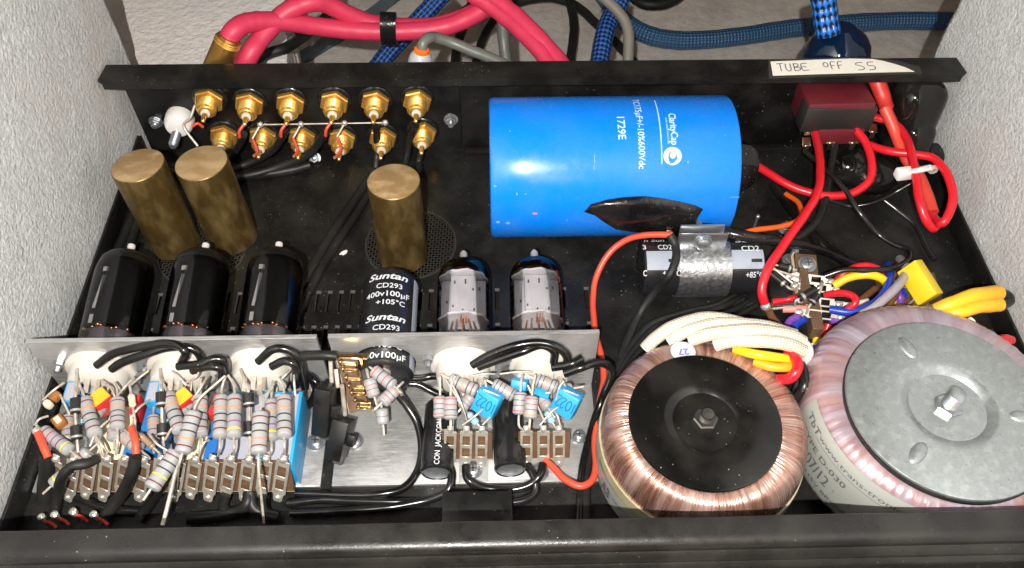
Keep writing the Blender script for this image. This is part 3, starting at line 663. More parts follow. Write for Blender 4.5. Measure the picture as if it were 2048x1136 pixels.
for x,l in ((-36.6,'left one'),(-3.4,'right one')): socket_c(x,Z0-2,13.4,'white ceramic tube socket on the middle aluminium plate, '+l)
# printed electrolytics along Y
def cyl_text_y(s,xc,zc,r,q0,q1,y,h,bold,parent,m=PRINT,shear=0):
    # baseline runs left to right round the top of a cylinder lying along Y; q in degrees from straight up
    w=math.radians(q1-q0)*r; g=fit_text(s,w,h,bold,1.0,shear)
    def fn(u,v): f=math.radians(q0)+u/r; return (xc+(r+.1)*math.sin(f), y+v, zc+(r+.1)*math.cos(f))
    obj('lettering',wrap(g,fn),m,parent,smooth=False)
sx,sz,sr=-69.5,22,12.4
t=thing('electrolytic_capacitor','black electrolytic capacitor with white printing passing through the middle aluminium plate','capacitor',(sx,-124,sz))
obj('case',lathe((sx,-159.6,sz),(0,1,0),[(0,sr-2.6),(-.6,sr-1.6),(0,sr-.7),(.8,sr),(47,sr),(49,sr-.6),(50,sr-2),(50.2,.01)],48),mat('black_capacitor_sleeve',(.013,.013,.015),.3,spec=.5,rvar=.06),t)
obj('polarity_stripe',lathe((sx,-158.7,sz),(0,1,0),[(0,sr+.07),(46,sr+.07)],6,ref=(0,0,1),a0=math.radians(62),a1=math.radians(96)),mat('pale_stripe',(.30,.33,.39),.3),t)
obj('end_terminal',lathe((sx+.5,-159.6,sz+4),(0,-1,0),[(-.5,3.0),(1.5,2.9),(2.6,1.8),(2.7,.01)],16),TIN,t)
for y0 in (-117,-139):
    cyl_text_y('Suntan',sx,sz,sr,-42,44,y0,3.2,.022,t,shear=.25); cyl_text_y('CD293',sx,sz,sr,-22,32,y0-4.9,2.5,.012,t)
    cyl_text_y('400v100\u00b5F',sx,sz,sr,-44,50,y0-9.4,2.7,.014,t); cyl_text_y('+105\u00b0C',sx,sz,sr,-20,40,y0-13.8,2.5,.012,t)

cyl_text_y('400v100\u00b5F',sx,sz,sr,-44,50,-157.8,2.9,.014,t); obj('terminal_wire',tube([(sx+.5,-162,sz+4),(sx+4,-164,sz+3),(sx+6.5,-164,sz-3),(sx+7,-164,sz-10)],.9,8),TIN,t)

LUGM=mat('dull_tinned_brass',(.60,.56,.49),.32,.55,var=(28,(.46,.41,.33)),bump=(30,.2))
# ================================================================== TAG STRIPS
CAMV = -cf
def lug_geo(B,T,w=5.0,hole=True):
    B,T=Vector(B),Vector(T); a=(T-B); L=a.length; a.normalize(); n=(CAMV-a*CAMV.dot(a)).normalized(); s=a.cross(n); R=Matrix((s,a,n)).transposed()
    th=.5; rw=w*.2; g=[]
    for k in (-1,1): g.append(box(B+a*(L*.52)+s*(k*(w/2-rw/2)),(rw,L*.70,th),R,.12,1))
    for f,h in ((.20,.09),(.50,.08),(.82,.12)): g.append(box(B+a*(L*f),(w,L*h,th*1.05),R,.12,1))
    tip=[(-w*.32,0),(-w*.36,L*.10),(-w*.5,L*.2),(w*.5,L*.2),(w*.36,L*.10),(w*.32,0),(w*.2,-L*.035),(-w*.2,-L*.035)]
    g.append(prism(tip,B-n*th/2,R,th))
    g.append(box(B+a*(L*.93),(w*.5,L*.16,th*1.4),R,.15,1)); return join(*g)
def strip(label, e0, e1, h, lugs, lw=5.0, solder=True, th=1.4, name='tag_strip', bw=None, back=1.7, lo=None):
    """e0,e1 = centre line ends of the board; lugs = [(bottom, top)]"""
    e0,e1=Vector(e0),Vector(e1); c=(e0+e1)/2; x=(e1-e0).normalized(); up=Vector((0,0,1)) if lo is None else Vector(lo)
    if lugs and lo is None:
        m=[Vector(B)+(Vector(T)-Vector(B))*.46 for B,T in lugs]; d=sum(((Vector(T)-Vector(B)) for B,T in lugs),Vector())/len(lugs); up=Vector((0,d.y,d.z)); h=d.length*.66
        mc=sum(m,Vector())/len(m); sh=mc-c; sh.x=0; e0=e0+sh; e1=e1+sh; c=c+sh
    t=thing(name,label,'tag strip',c); R=axes(x,up); n=R@Vector((0,0,1))
    obj('board',box(c-n*back,((e1-e0).length,h,th),R,.15,1),PHEN,t)
    obj('board_edge',box(c-n*back-(R@Vector((0,h/2+.1,0))),((e1-e0).length,.35,th*.9),R),PHENE,t)
    for B,T in lugs:
        l=obj('solder_lug',lug_geo(B,T,lw),LUGM,t)
        if solder:
            B,T=Vector(B),Vector(T); obj('solder_joint',ball(B+(T-B)*.04,lw*.26,10,(1,.7,1.1)),SOLD,l); obj('solder_joint',ball(B+(T-B)*.90,lw*.30,10,(1,.7,1.2)),SOLD,l)
    return t
lx=[114,148,181,216,251,288,324,359,391,427,462,498,534,567]
lugs=[(at(x-11-(i%3==1),996+(3 if i%2 else -2),4.5),at(x+(1 if i%3 else -1),911+(i*7%3),27)) for i,x in enumerate(lx)]
strip('long brown tag strip with a row of fourteen tinned lugs before the left bracket',at(96,958,15.5),at(581,957,15.5),13,lugs,5.6,True,1.4)
lugs=[(at(x,932,3.5),at(x+2,853,22)) for x in (899,931,962)]
strip('short brown tag strip with three lugs, left of the two near the clear tubes',at(884,893,12.5),at(984,892,12.5),9.2,lugs,5.0)
lugs=[(at(x,930,3.5),at(x,852,22)) for x in (1053,1087,1118)]
strip('short brown tag strip with three lugs, right of the two, where the orange-red wire ends',at(1037,893,12.5),at(1140,892,12.5),9.2,lugs,5.0)
# slanting strip beside the printed capacitor (runs away from the viewer)
e0,e1=at(690,712,31),at(716,822,20); lugs=[]
t=strip('slanting brown tag strip seen from above with seven gold coloured lugs',e0,e1,9,[],lo=(1,0,.35),th=1.2)
GLUG=mat('golden_tin',(.70,.52,.30),.25,1.0,var=(30,(.52,.34,.17)))
for i,(px,py) in enumerate([(695,727),(700,741),(706,758),(712,774),(717,788),(724,803),(730,816)]):
    p=at(px,py,32-i*1.7)
    obj('solder_lug',join(box(p,(5.6,1.5,.5),Matrix.Rotation(.15,3,'Y'),.1,1),box(p+Vector((-2.6,0,1.2)),(.5,1.5,3.0)),box(p+Vector((3.1,0,-1.6)),(.5,1.4,3.6)),ball(p+Vector((-2.6,-.3,1.8)),.9,8)),GLUG,t)
for a,b in (((661,722,34),(664,770,26)),((672,738,33),(676,775,28)),((684,770,31),(690,830,18))):
    obj('lead',tube([at(*a),at(*b)],.9,8),TIN,t)
obj('angle_bar',join(box(at(700,712,36),(15,2.6,.8),Matrix.Rotation(-.05,3,'Z'),.2,1),box(at(724,722,34),(.8,2.6,7))),GLUG,t)
# ================================================================== RESISTORS
def resistor(label, a, b, bands, d=5.6, la=None, lb=None, group='grey banded resistors', shade=RBODY):
    A,B=at(*a),at(*b); ax=(B-A); L=ax.length; ax.normalize(); r=d/2; c=(A+B)/2
    t=thing('resistor',label,'resistor',c,group)
    n=len(bands); prof=[(0,.45),(.15,r*.62),(.6,r*.90),(1.3,r)]; mi=[0,0,0]; mats=[shade]+[BND[k] for k in bands]
    x0,x1=L*.16,L*.84; bw=L*.034
    for i,k in enumerate(bands):
        p=x0+(x1-x0)*i/(n-1); rr=r*(.93+.07*abs(2*(p/L)-1)**2); prof += [(p-bw/2,rr),(p-bw/2+.02,rr*1.01),(p+bw/2-.02,rr*1.01),(p+bw/2,rr)]; mi += [0,i+1,i+1,i+1]
    prof += [(L-1.3,r),(L-.6,r*.9),(L-.15,r*.62),(L,.45)]; mi += [0,0,0,0]
    obj('body',lathe(A,ax,prof,22,mi=mi[:len(prof)-1]),mats,t)
    for E,dr,tgt in ((A,-ax,la),(B,ax,lb)):
        p=[E-dr*.4,E+dr*2.2]
        if tgt:
            q=at(*tgt); p += [E+dr*3.6+(q-E)*.18, q]
        else: p += [E+dr*4.5]
        obj('lead',tube(p,.5,7,4),TIN,t)
    return t
A_='nokkn'; B_='nkvvy'; C_='nkkon'; D_='nnkky'
resistor('grey banded resistor at the far left edge, slanting down right with a yellow band',(85,860,27),(141,902,27),'nrvny',5.4,(72,850,28),(150,912,26))
resistor('grey banded resistor standing upright, first from the left wall',(136,831,22),(136,884,22),'nonn',5.2,(136,800,24),(140,905,22))
resistor('grey banded resistor leaning right, directly below the left yellow and red capacitor',(169,797,30),(191,872,30),'nokkn',5.8,(152,760,32),(205,915,26))
resistor('grey banded resistor lying mostly behind two others under the left yellow capacitor',(211,804,24),(188,832,24),'nkrn',5.6)
resistor('grey banded resistor standing upright right of the left yellow capacitor',(235,797,31),(235,858,31),'nokkn',5.8,(228,765,32),(232,910,26))
resistor('half hidden grey resistor under an upright one, next to the small red capacitor',(229,856,26),(229,880,26),'nrn',5.8)
resistor('grey banded resistor slanting down right across the blue case, third lug group',(241,866,25),(281,900,25),'nonv',5.6,None,(300,918,24))
resistor('grey banded resistor lying low and slanting across the left end of the tag strip',(180,901,25),(104,971,19),'nkkny',5.6,(195,885,25))
resistor('grey banded resistor standing upright behind the tag strip, below the second grey topped capacitor',(307,831,22),(307,884,22),'nonn',5.2,(307,805,24),(310,905,22))
resistor('grey banded resistor leaning right, directly below the right yellow and red capacitor',(335,788,30),(361,866,30),'nokkn',5.8,(318,760,32),(372,905,26))
resistor('short grey resistor tucked below the right yellow and red capacitor',(381,803,24),(357,831,24),'nkn',5.4,(395,785,28))
resistor('grey banded resistor standing upright beside the red lettered capacitor',(401,791,29),(401,873,29),'nokkn',5.8,(402,755,32),(398,912,26))
resistor('grey banded resistor leaning left in front of upright ones, orange band low down',(388,822,37),(364,908,34),'nkkon',6.2,(450,752,38),(352,985,8))
resistor('large grey resistor with a yellow band slanting across the middle of the tag strip',(354,902,31),(301,979,30),'nkkyn',6.6,(372,870,33))
resistor('grey banded resistor, left one of a touching upright pair at the tag strip',(443,792,31),(440,876,31),'nokkn',5.8,(452,752,34),(436,912,26))
resistor('grey banded resistor with a yellow band, right one of a touching upright pair',(469,791,33),(468,876,33),'nokvy',5.8,(456,750,35),(468,912,26))
resistor('grey banded resistor hanging in front with its long bare lead reaching the front panel',(521,824,39),(517,909,37),'nkkon',6.2,(545,775,38),(528,1046,20))
resistor('grey banded resistor with a yellow band, behind the front hanging one',(543,800,30),(543,881,30),'nokvy',5.4,(548,765,33),(540,912,26))
resistor('rightmost grey banded resistor over the grey topped blue capacitor',(568,792,33),(568,876,33),'nokkn',6.0,(555,755,35),(570,912,26))
G2='grey banded resistors around the middle bracket'
resistor('grey resistor with red bands slanting from the slanting tag strip to the printed capacitor',(746,739,30),(788,773,29),'rkrk',5.6,(733,728,31),(795,782,30),G2)
resistor('short grey resistor pointing at the viewer beside the gold lugs',(738,757,29),(749,794,26),'krnn',5.6,(736,745,31),(752,800,25),G2)
resistor('grey resistor with red bands slanting up right below the red banded one',(792,778,28),(763,806,27),'rkrn',5.6,(800,770,29),(755,812,26),G2)
resistor('small grey resistor standing alone over the bare aluminium base plate',(763,815,18),(766,849,14),'kkn',5.6,(757,800,24),None,G2)
resistor('grey resistor standing above the first left lug, left of a pair near the clear tubes',(880,792,29),(880,837,26),'rnkr',5.6,(880,752,33),(892,860,21),G2)
resistor('grey resistor with a red band, right of a pair near the clear tubes',(901,793,30),(901,840,27),'rrkn',5.6,(911,752,34),(903,860,21),G2)
resistor('grey resistor lying at a slant under the left clear tube socket',(898,757,27),(955,783,26),'kkokn',5.8,(888,748,28),(970,760,30),G2)
resistor('grey resistor partly hidden behind the left sky blue capacitor',(944,790,22),(921,818,20),'rrkn',5.4,None,(905,850,20),G2)
resistor('grey resistor lying at a slant between the two sky blue capacitors',(985,767,26),(1030,793,24),'kknok',5.8,(972,762,29),None,G2)
resistor('grey resistor standing left of the pair under the small blue capacitor',(1041,783,30),(1038,830,26),'nknr',5.6,(1046,750,34),(1050,862,21),G2)
resistor('grey resistor standing right of the pair under the small blue capacitor',(1064,791,32),(1060,838,28),'rrno',5.6,(1071,750,35),(1058,862,21),G2)
resistor('grey resistor lying at a slant under the right clear tube socket',(1072,759,27),(1116,777,26),'kkokn',5.8,None,(1124,760,30),G2)
resistor('grey resistor with a red band half hidden by the right sky blue capacitor',(1080,792,21),(1098,818,20),'rrk',5.6,None,None,G2)
resistor('grey resistor end peeping out at the right edge of the middle bracket',(1112,783,24),(1146,777,24),'knk',5.4,None,None,G2)
lb=flat('pale_blue_resistor',(.36,.56,.66),.4)
resistor('tiny pale blue striped resistor under the left sky blue capacitor',(935,826,16),(955,848,15),'kbkb',3.4,None,(962,858,20),'tiny pale blue resistors',lb)
resistor('tiny pale blue striped resistor under the right sky blue capacitor',(1093,822,16),(1106,846,15),'kbkb',3.4,None,(1117,858,20),'tiny pale blue resistors',lb)
resistor('tiny pale blue striped resistor beside the second left upright resistor',(161,838,22),(162,860,22),'krbr',3.0,None,None,'tiny pale blue resistors',lb)
resistor('tiny pale blue striped resistor beside the right yellow and red capacitor group',(331,838,22),(331,858,22),'krbr',3.0,None,None,'tiny pale blue resistors',lb)
CER=flat('tan_ceramic',(.62,.52,.36),.45)
resistor('small tan axial resistor in front of the small red capacitor',(262,788,31),(266,814,30),'ny',2.8,(258,772,32),(272,880,26),'tan resistors',CER)
resistor('small dark tan axial resistor lying across the blue case by the red wire',(278,868,28),(308,896,26),'nn',2.6,(266,850,30),(322,915,25),'tan resistors',flat('dark_tan',(.30,.20,.12),.4))
# black axial diodes
def diode(label,a,b,d=4.4,la=None,lb=None,band=None,group='black axial diodes on the left tag strip'):
    A,B=at(*a),at(*b); ax=(B-A); L=ax.length; ax.normalize(); r=d/2
    t=thing('diode',label,'diode',(A+B)/2,group)
    obj('body',lathe(A,ax,[(0,r*.75),(.25,r),(L-.25,r),(L,r*.75)],18),mat('black_epoxy',(.016,.014,.013),.3),t)
    obj('cathode_band',lathe(A,ax,[(L*.72,r*1.012),(L*.86,r*1.012)],18),mat('silver_band',(.42,.41,.40),.4,.5) if band is None else band,t)
    for E,dr,tg_ in ((A,-ax,la),(B,ax,lb)):
        q=at(*tg_) if tg_ else E+dr*6; obj('lead',tube([E-dr*.3,E+dr*2,q],.55,7,4),TIN,t)
diode('black axial diode hanging from the left tube socket, upper one',(151,796,33),(152,828,31),4.2,(153,738,34))
diode('black axial diode in the left group, lower one of two in line',(152,851,30),(154,880,28),4.4,None,(156,905,26))
diode('black axial diode hanging from the middle tube socket, upper one',(322,784,33),(323,815,31),4.2,(320,738,34))
diode('black axial diode in the middle group, lower one of two in line',(325,847,30),(326,874,28),4.4,None,(330,908,26))
diode('black axial diode hanging below the right tube socket, upper one',(496,786,33),(498,814,31),4.4,(480,738,35))
diode('black axial diode above the soldered wires, lower one of two in line',(498,843,30),(499,873,28),4.4,(498,820,31),(499,918,26))
# ================================================================== BOX CAPACITORS
def cornerbox(G,z,e1,e2,e3):
    """box from its nearest corner and the three edges as seen; depths follow from the right angles"""
    p=at(*G,z); k=(p-CP).dot(cf)/FPX
    d=lambda a,b:a[0]*b[0]+a[1]*b[1]
    d12,d13,d23=d(e1,e2),d(e1,e3),d(e2,e3); w1=math.sqrt(abs(d12*d13/d23)); w2=abs(d12)/w1; w3=abs(d13)/w1
    out=[]
    for e,w in ((e1,w1),(e2,w2),(e3,w3)): out.append((cx*e[0]-cu*e[1]+cf*w)*k)
    return p,out
def rect_box(p,E,bev):
    c=p+(E[0]+E[1]+E[2])/2; x=E[0].normalized(); y=(E[1]-x*E[1].dot(x)).normalized(); z=x.cross(y); R=Matrix((x,y,z)).transposed()
    return box(c,(E[0].length,E[1].length,E[2].length),R,bev)
p,E=cornerbox((1873,588),30,(-28,-69),(22,-2),(-21,25))
t=thing('yellow_box_capacitor','plain bright yellow box capacitor tilted over the tag strip by the right edge','capacitor',p+E[0]/2-Vector((0,0,12)))
obj('case',rect_box(p,E,.35),YELC,t)
for f in (.25,.75): q=p+E[1]*.5+E[2]*.95+E[0]*f; obj('lead',tube([q,q+Vector((-3,-1,-9)),q+Vector((-4,-2,-16))],.5,7),TIN,t)
for (gx,lab) in ((999,'left'),(1160,'right')):
    p,E=cornerbox((gx,801),30,(-42,-24),(-20,46),(14,-7.5))
    t=thing('blue_box_capacitor','sky blue box capacitor with handwritten number, %s one above the small tag strips'%lab,'capacitor',p-Vector((0,0,14)),'sky blue handwritten capacitors')
    obj('case',rect_box(p,E,.8),BLUEF,t)
    x,y=E[0].normalized(),E[1].normalized(); sc=E[0].length/10
    st=[[(0,0),(0,5)],[(2.7,5),(1.6,3.6),(1.5,1.2),(2.5,0),(3.6,1.4),(3.5,3.8),(2.7,5)],[(4.6,4.0),(5.3,5),(6.2,4.4),(5.9,2.6),(4.6,.3),(6.5,.2)],[(7.0,4.2),(7.7,5.1),(8.6,4.5),(8.2,2.6),(7.0,.2),(9.4,-.2)]]
    st=[[(q[0]*.86*sc+.9,q[1]*.95+2.6) for q in s] for s in st]
    n=x.cross(y); obj('handwriting',on_plane(stroke2d(st,.42),p,x,y,.08 if n.dot(CAMV)>0 else -.08),PEN,t,smooth=False)
    g=fit_text('100nJ250',E[1].length*.62,1.2,.02); z=E[2].normalized(); q=p+E[1]*.93+E[2]*.12
    n=(-y).cross(z); obj('lettering',on_plane(g,q,-y,z,.08 if n.dot(CAMV)>0 else -.08),INK,t,smooth=False)
    obj('lead',tube([p+E[0]*.8+E[2]*.1-n*0+CAMV*.5,p+E[0]*.3+E[2]*.4+CAMV*.6,p+E[2]*.75+CAMV*.5+E[1]*.12],.35,6),TIN,t)
p,E=cornerbox((1054,765),27,(-31,-6),(-4,23),(22,-12))
t=thing('blue_box_capacitor','small sky blue capacitor with dark print lying under the right clear tube socket','capacitor',p-Vector((0,0,6)))
obj('case',rect_box(p,E,.5),BLUEF,t)
g=fit_text('2250',E[0].length*.5,1.3,.02); q=p+E[1]*.75+E[0]*.75; n=(-E[0]).cross(-E[1]); obj('lettering',on_plane(g,q,-E[0],-E[1],.08 if n.dot(CAMV)>0 else -.08),PEN,t,smooth=False)
obj('case',box(at(1084,788,22),(6.5,5,4.5),Matrix.Rotation(-.3,3,'Z'),.4),BLUEF,t)

def boxcap(label,fl,fr,br,z,h,body,top=None,cat='capacitor',rim=1.1,group=None,name='box_capacitor',bev=.5,lettering=None,topo=.12):
    """flat topped box: top face corners front-left, front-right, back-right seen at height z, h tall"""
    A,B,Cc=at(*fl,z),at(*fr,z),at(*br,z); x=(B-A); y=(Cc-B); y=y-x*(y.dot(x)/x.length_squared); c=A+x/2+y/2
    t=thing(name,label,cat,(c.x,c.y,z-h),group); R=axes(x,y)
    obj('case',box((c.x,c.y,z-h/2),(x.length,y.length,h),R,bev),body,t)
    if top: obj('resin_fill',box((c.x,c.y,z),(x.length-2*rim,y.length-2*rim,topo*2),R,.08,1),top,t)
    if lettering:
        for s,px,py,w,hh in lettering:
            g=fit_text(s,w,hh,.02); q=at(px,py,z+.2); obj('lettering',on_plane(g,q,-y,x,.15),INK,t,smooth=False)
    return t
BG='blue and cream box capacitors lying on the left bracket'
boxcap('large sky blue box capacitor with grey resin face, right end of left bracket',(516,930),(584,929),(604,782),21,19,BLUEF,RESIN,group=BG,rim=1.3)
boxcap('large royal blue box capacitor with grey resin face behind the touching resistor pair',(424,930),(520,930),(506,784),17,15,BLUEF,RESIN,group=BG)
boxcap('narrow royal blue box capacitor standing left of the touching resistor pair',(402,930),(424,930),(432,815),20,18,BLUER,None,group=BG)
boxcap('cream box capacitor behind the lug row, right of the large slanting resistor',(366,932),(401,932),(410,840),19,17,CREAM,None,group=BG)
boxcap('royal blue box capacitor behind the tan resistor in the middle of the left bracket',(268,900),(300,900),(305,790),20,18,BLUER,None,group=BG)
boxcap('cream box capacitor behind the lug row at the left end of the tag strip',(184,930),(236,931),(246,812),19,17,CREAM,None,group=BG)
boxcap('royal blue box capacitor peeping out beside the left cream one',(237,932),(266,932),(272,868),18.5,16.5,BLUER,None,group=BG)
SG='grey topped small blue capacitors under the tube sockets'
boxcap('small blue capacitor with pale grey resin face at the left end under the tube sockets',(121,804),(146,803),(143,762),27,9,BLUEF,RESIN,group=SG,rim=.7)
boxcap('small blue capacitor with pale grey resin face under the middle tube socket',(287,804),(312,803),(308,762),27,9,BLUEF,RESIN,group=SG,rim=.7)
boxcap('small royal blue capacitor half hidden behind the left bare lead',(158,793),(168,793),(165,752),25,9,BLUER,None,group=SG)
YG='red capacitors with yellow resin faces'
for (dx,l) in ((0,'left'),(165,'right')):
    boxcap('red cased capacitor with yellow resin face, %s of two above the resistors'%l,(171+dx,796),(190+dx,816),(217+dx,785),29,9,REDC,YELO,group=YG,rim=.35,topo=.3)
boxcap('small red capacitor with dark lettering above the blue case, right of the upright resistor',(413,827),(431,829),(434,787),27,10,REDC,None,lettering=(('WIMA',428,791,6.2,2.0),('100N/100',420,791,6.2,1.2)))
boxcap('small red capacitor behind the small tan resistor',(256,825),(270,825),(276,788),26,9,REDC,None)
MG='amber mica capacitors by the left wall'
for pts,l in ((((92,793),(108,800),(118,782)),'upper amber flat capacitor hanging beside the left wall'),(((97,838),(112,856),(126,832)),'lower amber flat capacitor hanging beside the left wall')):
    boxcap(l,*pts,27,3.5,OCHRE,CREAM if 'lower' in l else None,group=MG,rim=1.2,bev=1,topo=.3)
boxcap('small cream bead capacitor at the far left end',(80,806),(92,814),(96,796),26,4,CREAM,None,bev=1.2)
# can capacitors lying along Y on the middle bracket
def can_y(label,px,y0,y1,r,pxf,text=None):
    a=at(px,y1,r+2); b=at(pxf,y0,r+2); t=thing('can_capacitor',label,'capacitor',(b.x,b.y,0),'black can capacitors lying on the middle bracket'); ax=(a-b); L=ax.length
    obj('case',lathe(b,ax,[(0,r-1.2),(-.4,r-.7),(.3,r),(1.5,r*1.01),(2.6,r*.95),(3.6,r),(L-2,r),(L,r-1.5),(L+.1,.01)],36),mat('black_capacitor_sleeve2',(.011,.011,.011),.22,spec=.55),t)
    obj('metal_end',lathe(b,-ax,[(-.1,r-1.1),(.1,r-1.3),(.1,.01)],30),STEEL,t)
    if text:
        x,u,w=frame(ax,(0,0,1)); g=fit_text(text,L*.93,2.1,.010,.9)
        def fn(uu,v): f=math.radians(12)-v/r; return b+x*(uu+.6)+u*((r+.1)*math.cos(f))-w*((r+.1)*math.sin(f))*-1
        obj('lettering',wrap(g,fn),PRINT,t,smooth=False)
    obj('clear_saddle',box((b.x,b.y+3,1.9+.5),(2*r+5,9,1.0),None,.4),mat('clear_glue',(.55,.54,.53),.2),t)
can_y('black can capacitor with white lettering lying behind the left small tag strip',882,946,806,6.6,873,'CON  JACKCON  JACKC')
can_y('plain black can capacitor lying behind the right small tag strip',1013,940,800,6.6,1021)
# right angle headers (black plastic)
t=thing('plastic_header','black plastic connector blocks below the slanting tag strip','connector',at(660,860,0))
for (a,b) in (((652,772,30),(645,865,12)),((688,838,18),(672,915,6))):
    A,B=at(*a),at(*b); R=axes((B-A),(0,0,1)); obj('housing',box((A+B)/2,((B-A).length,8,7),R,.4),BLKP,t)
    obj('slot',box(B+Vector((1,-.6,-1)),(3.2,2.5,4),R,.2),mat('dark_slot',(.05,.05,.05),.6),t)
    obj('latch',box((A+B)/2+Vector((5,-2,2)),(5,2.5,3),R,.3),BLKP,t)
pan_screw(at(632,884,2.2),(0,0,1),'silver screw on the left bracket base, right of the sky blue capacitor',3.0)
pan_screw(at(708,883,2.2),(0,0,1),'silver screw on the middle bracket base beside the black connector',3.0)
pan_screw(at(1078,945,2.2),(0,0,1),'silver screw under the right small tag strip',3.0)
pan_screw(at(946,940,2.2),(0,0,1),'silver screw under the left small tag strip',3.0)
pan_screw(at(1158,872,2.2),(0,0,1),'silver screw at the right edge of the middle bracket base',2.6)
# ================================================================== TOROIDS
def sect(Rc,a,b,ex,f):
    c,s=math.cos(f),math.sin(f); return (Rc+a*math.copysign(abs(c)**ex,c), b+b*math.copysign(abs(s)**ex,s))
def toroid(name,label,c,R,r0,H,m,ridge,nr,ex=.62):
    t=thing(name,label,'transformer',(c[0],c[1],0),'toroidal transformers'); Rc,a,b=(R+r0)/2,(R-r0)/2,H/2
    prof=[]
    for i in range(29):
        f=math.radians(190-i*(280/28)); rr,zz=sect(Rc,a,b,ex,f); prof.append((zz+.3,rr))
    rnd=random.Random(3); tab=[rnd.uniform(-1,1) for _ in range(nr+1)]
    def rf(r,tt):
        x=tt/(2*math.pi)*nr; i=int(x)%nr; fr=x-int(x); return r*(1+ridge*(math.sqrt(max(0,1-(2*fr-1)**2))-.6)+ridge*.5*tab[i])
    obj('windings',lathe((c[0],c[1],0),(0,0,1),prof,nr*4,ref=(1,0,0),rfun=rf),m,t,ang=180)
    return t,(Rc,a,b,ex)
def tor_pt(c,S_,th,f,lift): 
    Rc,a,b,ex=S_; r,z=sect(Rc,a+lift,b+lift,ex,f); return (c[0]+r*math.cos(th),c[1]+r*math.sin(th),z+.3)
def tor_patch(c,S_,t0,t1,f0,f1,lift,n=30,m=10):
    V=[];F=[]
    for i in range(n+1):
        for j in range(m+1): V.append(tor_pt(c,S_,t0+(t1-t0)*i/n,f0+(f1-f0)*j/m,lift))
    for i in range(n):
        for j in range(m): a=i*(m+1)+j; F.append((a,a+m+1,a+m+2,a+1))
    return V,F
def tor_text(s,c,S_,t0,f0,w,h,R,parent,m=INK,lift=.55,bold=0):
    g=fit_text(s,w,h,bold,1.5); Rc,a,b,ex=S_; f0=math.radians(f0); t0=math.radians(t0)
    obj('lettering',wrap(g,lambda u,v:tor_pt(c,S_,t0+u/R,f0+v/(b*1.25),lift)),m,parent,smooth=False)
c1=(58.0,-191.6); t1,S1=toroid('toroidal_transformer','copper wound toroidal transformer with a black disc and cream sleeved leads',c1,39.8,16,41,COPW,.0045,230)
obj('side_tape',lathe((c1[0],c1[1],0),(0,0,1),[(1,39.2),(8,40.4),(19,40.7),(25,40.4)],72),mat('yellowed_clear_tape',(.30,.27,.15),.3,var=(5,(.38,.35,.24))),t1)
lab=mat('transformer_label',(.30,.31,.28),.4)
obj('paper_label',lathe((c1[0],c1[1],0),(0,0,1),[(4,40.3),(10,40.9),(20,41.1)],30,ref=(1,0,0),a0=math.radians(188),a1=math.radians(262)),lab,t1)
def side_text(s,c,R,th,z0,w,h,parent,bold=0,m=INK):
    g=fit_text(s,w,h,bold,1.5); th=math.radians(th)
    obj('lettering',wrap(g,lambda u,v:(c[0]+R*math.cos(th+u/R),c[1]+R*math.sin(th+u/R),z0+v)),m,parent,smooth=False)
side_text('A3',c1,41.4,198,9.5,6,6.5,t1,.03); side_text('ncportrans.nl',c1,41.4,209,13,22,3.0,t1); side_text('70267',c1,41.4,216,8,12,2.4,t1,.02)
d1=(55.8,-193.6); R1=28.9; zt=42.3
obj('rubber_pad',lathe((d1[0],d1[1],zt-1.6),(0,0,1),[(0,20),(0,R1-.4),(1.3,R1-.2),(1.5,R1-1),(1.5,20),(0,20)],64),BLKM,t1)
obj('clamp_disc',lathe((d1[0],d1[1],zt),(0,0,1),[(-.2,R1-.5),(.2,R1),(.9,R1-.2),(1.1,R1-1),(1.2,15.5),(.9,13.8),(-.6,11.5),(-1.8,9.6),(-2.1,8),(-2.1,.01)],72),mat('black_painted_disc',(.0045,.0045,.004),.19,spec=.45,dust=.35,rvar=.06),t1)
obj('washer',lathe((d1[0],d1[1],zt-2),(0,0,1),[(0,6.6),(.7,6.4),(.8,3)],28),mat('bright_ring',(.42,.42,.42),.35,.1),t1)
obj('nut',lathe((d1[0],d1[1],zt-1.2),(0,0,1),[(0,4.3),(.2,4.8),(3.0,4.8),(3.4,4.2),(3.4,2.6)],6),mat('dark_zinc',(.16,.155,.14),.32,.9),t1,smooth=False)
pr=[]
for i in range(7): pr += [(i*.8,2.75),(.4+i*.8,2.4)]
pr += [(6,2.3),(6.1,.01)]
obj('bolt',lathe((d1[0],d1[1],zt),(.03,-.02,1),pr,18),mat('dark_zinc',(.16,.155,.14),.32,.9),t1,ang=60)
s=at(1366,703,41.5); obj('round_sticker',lathe((s.x,s.y,41.5),(0,.1,1),[(-.1,5.0),(.1,5.0),(.12,.01)],36),mat('white_sticker',(.50,.50,.53),.45),t1)
obj('lettering',on_plane(fit_text('27',4.4,3.0,.02),(s.x+2.2,s.y+1.2,41.75),(-1,-.05,0),(0,-1,.1),-.0),flat('violet_ink',(.16,.14,.42)),t1,smooth=False)
obj('lettering',on_plane(fit_text('USED',5.2,1.2,.0),(s.x+2.6,s.y-3.2,41.35),(-1,-.05,0),(0,-1,.1),-.0),flat('violet_ink',(.16,.14,.42)),t1,smooth=False)
c2=(148.6,-187.0); t2,S2=toroid('toroidal_transformer','large film wrapped pinkish toroidal transformer with a galvanised disc at the right front corner',c2,50.4,20,44,PINW,.008,84,.66)
obj('paper_label',tor_patch(c2,S2,math.radians(176),math.radians(256),math.radians(-28),math.radians(46),.32,40,10),lab,t2)
Rt=50
tor_text('TbT',c2,S2,181,24,10,4.4,Rt,t2,bold=.02); tor_text('www.trans-tronic.com',c2,S2,193,26,50,3.3,Rt,t2)
